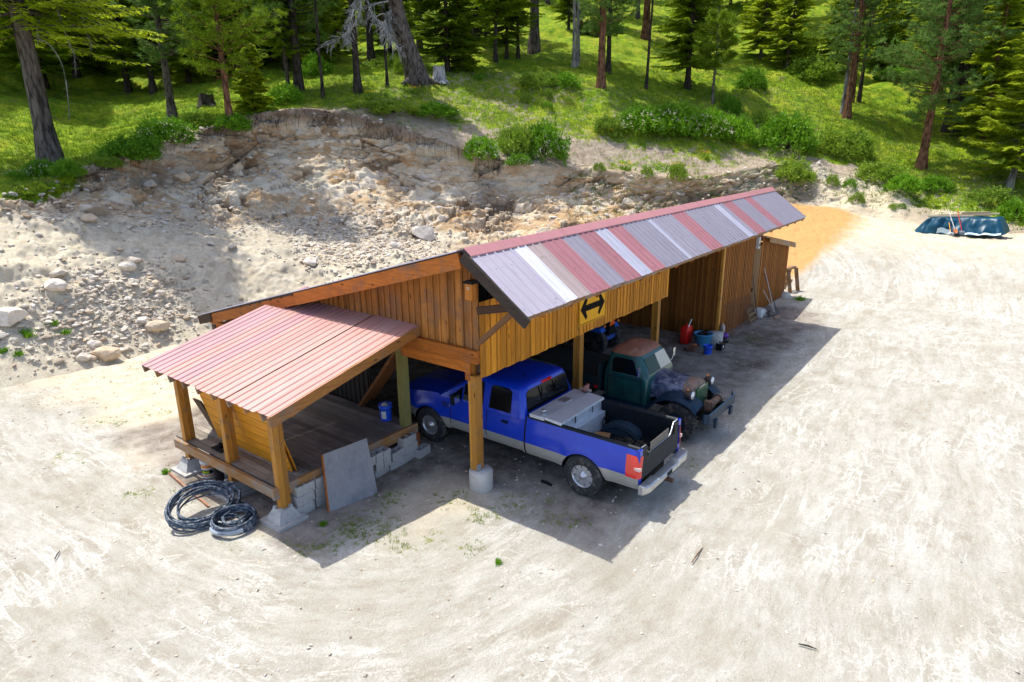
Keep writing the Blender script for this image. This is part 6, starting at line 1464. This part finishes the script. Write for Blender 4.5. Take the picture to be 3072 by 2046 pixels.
# ---- grass on the hill (uncountable)
rng=np.random.default_rng(5)
def scatter(n,s0,s1,u0,u1,wfun):
    r0,r1=np.searchsorted(ST,s0),np.searchsorted(ST,s1);c0,c1=np.searchsorted(uq,u0),np.searchsorted(uq,u1);S=T[r0:r1,c0:c1]
    ar=np.linalg.norm(np.cross(np.gradient(S,axis=0),np.gradient(S,axis=1)),axis=-1);wt=(ar*wfun(slice(r0,r1),slice(c0,c1))).ravel();wt=np.maximum(wt,0);wt/=wt.sum()
    i=rng.choice(len(wt),n,p=wt);J=rng.uniform(-.5,.5,(n,2));ri=i//S.shape[1];ci=i%S.shape[1]
    ri2=np.clip(ri+1,0,S.shape[0]-1);ci2=np.clip(ci+1,0,S.shape[1]-1)
    P=S[ri,ci]+(S[ri2,ci]-S[ri,ci])*rng.random(n)[:,None]+(S[ri,ci2]-S[ri,ci])*rng.random(n)[:,None];return P,TN[r0:r1,c0:c1][ri,ci]
def tufts(P,nb,hm,wd,lm,name,label,cat,spread=.10,hv=.5):
    n=len(P);b=MB();Q=np.repeat(P,nb,0)+rng.normal(0,spread,(n*nb,3))*np.array([1,1,0]);D=rng.normal(0,.45,Q.shape);D[:,2]=1;hs=np.repeat(rng.uniform(1-hv,1+hv,n),nb)*hm*rng.uniform(.6,1.2,len(Q))
    leaf_tris(b,Q,D,hs,wd,rng);return tag(b.build(name,lm),label,cat,kind='stuff')
P,_=scatter(26000,2.95,4.6,-200,3250,lambda a,c:(grs[a,c]**2+.02)*(1/(1+.5*np.maximum(0,TS[a,c]-3.6))))
tufts(P,6,.17,.035,L_GRASS,'hill_grass','green grass covering the hillside above the cut','grass')
P,_=scatter(5000,2.9,4.2,900,3150,lambda a,c:(1-np.abs(grs[a,c]-.5)*1.4))
tufts(P,6,.16,.022,L_DRY,'dry_grass','dry tan grass scattered over the bare crest of the cut','grass')
P,_=scatter(1500,2.2,3.0,1700,3200,lambda a,c:.3+grs[a,c])
tufts(P,7,.16,.03,L_GRASS,'bank_weeds','green weeds on the earthen bank at the right','weeds')
# ---- weeds in the yard
W=[]
for (u,v,ru,rv) in WEED:
    c=bp(u,v);e=bp(u+ru,v);f=bp(u,v-rv*.7);n=int(26*ru*rv/3000)+10
    for _ in range(n):
        a,r_=rng.uniform(0,6.28),rng.random()**.7;p=c+(e-c)*r_*math.cos(a)+(f-c)*r_*math.sin(a)
        if fbm(np.array([[p[0]*1.5,p[1]*1.5,0]]),2,5)[0]>-.15: W.append([p[0],p[1],gz(p[0],p[1])-.005])
tufts(np.array(W),9,.045,.012,L_GRASS,'yard_weeds','sparse low weeds growing in patches on the gravel','weeds',spread=.03)
for i,(u,v,lab) in enumerate(((497,1420,'bright weed beside the rusty angle iron'),(92,1003,'left weed at the foot of the rubble slope'),(166,968,'right weed at the foot of the rubble slope'),(80,995,'middle weed at the foot of the rubble slope'),(17,1050,'weed at the left edge below the rubble'),(60,1062,'weed right of the left-edge weed below the rubble'),(2398,900,'grass tuft on the shadow edge past the lean-to'),(970,1575,'bright weed in the shade of the shed'),(1495,1690,'weed at the tip of the sunny triangle'),(203,996,'small weed right of the others under the rubble'))):
    P=on(u,v,7) if u<450 else bp(u,v);D_p=np.linalg.norm(P-CAM)
    n=70;o=P+rng.normal(0,.05*D_p/22,(n,3))*np.array([1,1,0]);b=MB();D=rng.normal(0,.8,o.shape);D[:,2]=1;leaf_tris(b,o,D,.17*D_p/22,.035*D_p/22,rng);b.solo('weed',L_SHRUB,tuple(P),lab,'weed','single weeds in the yard')
# ---- stones
ph=(1+5**.5)/2;ICO=np.array([(-1,ph,0),(1,ph,0),(-1,-ph,0),(1,-ph,0),(0,-1,ph),(0,1,ph),(0,-1,-ph),(0,1,-ph),(ph,0,-1),(ph,0,1),(-ph,0,-1),(-ph,0,1)])/1.902
ICF=np.array([(0,11,5),(0,5,1),(0,1,7),(0,7,10),(0,10,11),(1,5,9),(5,11,4),(11,10,2),(10,7,6),(7,1,8),(3,9,4),(3,4,2),(3,2,6),(3,6,8),(3,8,9),(4,9,5),(2,4,11),(6,2,10),(8,6,7),(9,8,1)])
def m_stone():
    n=NT('broken_stone');t=n.attr('tint');g=n.noise(n.co(),5,5,.7);c=n.ramp(t,[(0,(.32,.25,.18)),(.2,(.55,.48,.38)),(.5,(.68,.61,.51)),(.75,(.62,.56,.49)),(.9,(.62,.46,.30)),(1,(.80,.75,.68))]);c=n.mix(n.ramp(g,[(.3,.45),(.6,0.)]),c,(.25,.19,.13));n.bump(g,.5,.03);return n.fin(c,.9,spec=.2)
M_STONE=m_stone()
def stones(P,size,name,label):
    n=len(P);A=rng.normal(size=(n,3,3));q,_=np.linalg.qr(A);sc=np.stack([np.ones(n),rng.uniform(.55,.95,n),rng.uniform(.3,.6,n)],1)*size[:,None]
    V=ICO[None]*(1+rng.uniform(-.32,.30,(n,12,1)));V=V*sc[:,None,:];yaw=rng.uniform(0,6.28,n);c,s=np.cos(yaw),np.sin(yaw);tx=rng.normal(0,.35,n)
    x=V[...,0];y=V[...,1];z=V[...,2];y,z=y*np.cos(tx)[:,None]-z*np.sin(tx)[:,None],y*np.sin(tx)[:,None]+z*np.cos(tx)[:,None]
    V=np.stack([x*c[:,None]-y*s[:,None],x*s[:,None]+y*c[:,None],z],-1)+P[:,None]+np.array([0,0,1])*(size*.18)[:,None,None]
    F=(ICF[None]+12*np.arange(n)[:,None,None]).reshape(-1,3);b=MB();b.add(V.reshape(-1,3),F,np.repeat(rng.random(n),20));o=b.build(name,M_STONE)
    if label: tag(o,label,'stones',kind='stuff')
    return o
def wr(a,c):
    t=TS[a,c];u=UQ[a,c];w_=sst(t,.05,.3)*(1-sst(t,2.0,2.35))*(1-.93*sst(u,1800,2200))
    clus=np.clip(blob(u,t,330,.45,230,.5,0,.7)*2.2+blob(u,t,1080,1.55,230,.6,0,.6)*2.6+blob(u,t,640,2.0,600,.22,0,.5)*1.3+.13,0,4)
    return w_*clus*(1-.8*slope_shd[a,c])
P,_=scatter(15000,.02,2.4,-250,2200,wr);stones(P,.014+.12*rng.random(len(P))**8+.042*rng.random(len(P))**3,'rubble','broken pale rubble strewn down the slope of the cut')
P,_=scatter(260,.02,2.4,-250,2000,wr);stones(P,.10+.14*rng.random(len(P))**2,'larger_rubble','fist to head sized broken rocks on the rubble slope')
P,_=scatter(1100,2.2,3.05,-100,2500,lambda a,c:1+0*TS[a,c]);stones(P,.06+.14*rng.random(len(P))**2,'ledge_stones','loose angular stones on the ledges of the rock face')
n=15000;xy=np.stack([rng.uniform(-9,24,n),rng.uniform(-12,15,n)],1);P=np.array([[x,y,gz(x,y)-.002] for x,y in xy]);stones(P,.007+.028*rng.random(n)**4,'gravel','small gravel stones scattered over the yard')
n=2600;xy=np.stack([rng.normal(1,8,n),rng.uniform(-4,14,n)],1);xy=np.vstack([xy,np.stack([rng.uniform(-9,3,1500),rng.normal(12.3,1.2,1500)],1)]);xy[:,0]=np.clip(xy[:,0],-9,24);P=np.array([[x,y,gz(x,y)-.003] for x,y in xy]);stones(P,.010+.03*rng.random(len(P))**3,'yard_stones','small loose stones around the shed and at the toe of the rubble')
def boulder(P,sx,sy,sz,seed,label,tint=.5,rot=0,mat=None):
    rg_=np.random.default_rng(seed);V=ICO.copy();F=ICF
    for k in range(3):
        E={};Fn=[];V=list(V)
        def mid(a,c):
            e=(min(a,c),max(a,c))
            if e not in E:m=np.array(V[a])+np.array(V[c]);V.append(m/np.linalg.norm(m));E[e]=len(V)-1
            return E[e]
        for f in F: a,b_,c=f;x,y,z=mid(a,b_),mid(b_,c),mid(c,a);Fn+=[(a,x,z),(b_,y,x),(c,z,y),(x,y,z)]
        V=np.array(V);F=np.array(Fn)
    for k in range(9):
        nn=unit(rg_.normal(size=3));d=rg_.uniform(.55,.85);o=V@nn-d;V=V-np.maximum(o,0)[:,None]*nn
    V=V*(1+.05*fbm(V*2.5+seed,3,seed))[:,None]*np.array([sx,sy,sz]);c,s=math.cos(rot),math.sin(rot);V=np.stack([V[:,0]*c-V[:,1]*s,V[:,0]*s+V[:,1]*c,V[:,2]],1)+P+np.array([0,0,sz*.35])
    b=MB();b.add(V,F,np.full(len(F),tint));b.solo('boulder',mat or M_STONE,tuple(P),label,'boulder','boulders on the rubble slope')
BO=[(478,970,32,.85,'pale boulder with a brown lower half, nearest the porch roof corner'),(435,955,20,.7,'flat pale rock left of and above the boulder near the porch roof'),(35,950,42,.97,'large white flat boulder at the left edge'),(180,810,24,.3,'grey tilted boulder in the upper left of the rubble'),(170,850,30,.97,'pale flat slab below the grey tilted boulder'),(390,795,24,.6,'rounded pale boulder in the upper middle of the rubble'),(410,777,20,.95,'flat bright rock just above the rounded pale boulder'),(325,1055,34,.88,'long tan boulder at the toe of the rubble slope'),(258,1065,22,.6,'upright tan boulder left of the long tan one'),(290,1030,20,.97,'white boulder above the long tan one at the slope toe'),(297,620,34,.05,'big brown boulder at the left foot of the rock face'),(262,618,20,.28,'dark red-brown boulder touching the big brown one'),(268,648,20,.88,'small orange boulder below the big brown one'),(455,545,24,.2,'brown angular boulder halfway up the left bank'),(560,505,26,.88,'rounded orange-brown boulder low on the left bank'),(2,1000,20,.6,'rock cut by the left edge of the view'),(1272,690,44,.72,'large pale slab half buried at the foot of the cut behind the gable'),(940,780,26,.97,'pale flat rock on the slope just behind the gable'),(700,735,16,.25,'small grey rock on the grey bench'),(545,770,18,.88,'orange rock right of the rounded pale boulder')]
for i,(u,v,px,ti,lab) in enumerate(BO):
    P=on(u,v+px*.3,7,.0,2.6);r_=px*np.linalg.norm(P-CAM)/1969;boulder(P,r_,r_*.8,r_*.6,i+3,lab,ti,i*1.3)
# ---- roots and fallen sticks
b=MB();P,Nn=scatter(520,2.93,3.02,0,1500,lambda a,c:1+0*TS[a,c])
for p in P:
    d=-FW*np.array([1,1,0]);d/=np.linalg.norm(d);l=rng.uniform(.15,.5);s_=rng.normal(0,.15,3);b.tube([p+np.array([0,0,.03]),p+d*.15*l/.3+s_*.3,p+d*.22*l/.3+s_+np.array([0,0,-l])],[.012,.009,.004],4,cap=False)
tag(b.build('roots',B_DARK),'dark roots and turf strands hanging from the lip of the cut','roots',kind='stuff')
for i,(u0,v0,u1,v1,lab) in enumerate(((2075,1690,2108,1645,'thin reddish stick lying on the sunny gravel at lower right'),(2395,1935,2450,1950,'short grey twig near the bottom right of the yard'),(165,1680,180,1655,'short dark twig on the gravel at lower left'),(1625,1445,1655,1458,'scrap of black hose on the ground left of the rear wheel'))):
    a,c=bp(u0,v0),bp(u1,v1);b=MB();b.tube([a+[0,0,.02],(a+c)/2+[0,0,.03],c+[0,0,.015]],[.008,.012,.006] if i<3 else .03,6);b.solo('stick' if i<3 else 'hose_scrap',B_RED if i==0 else (B_DARK if i<3 else M_BLK),tuple((a+c)/2),lab,'stick' if i<3 else 'hose')
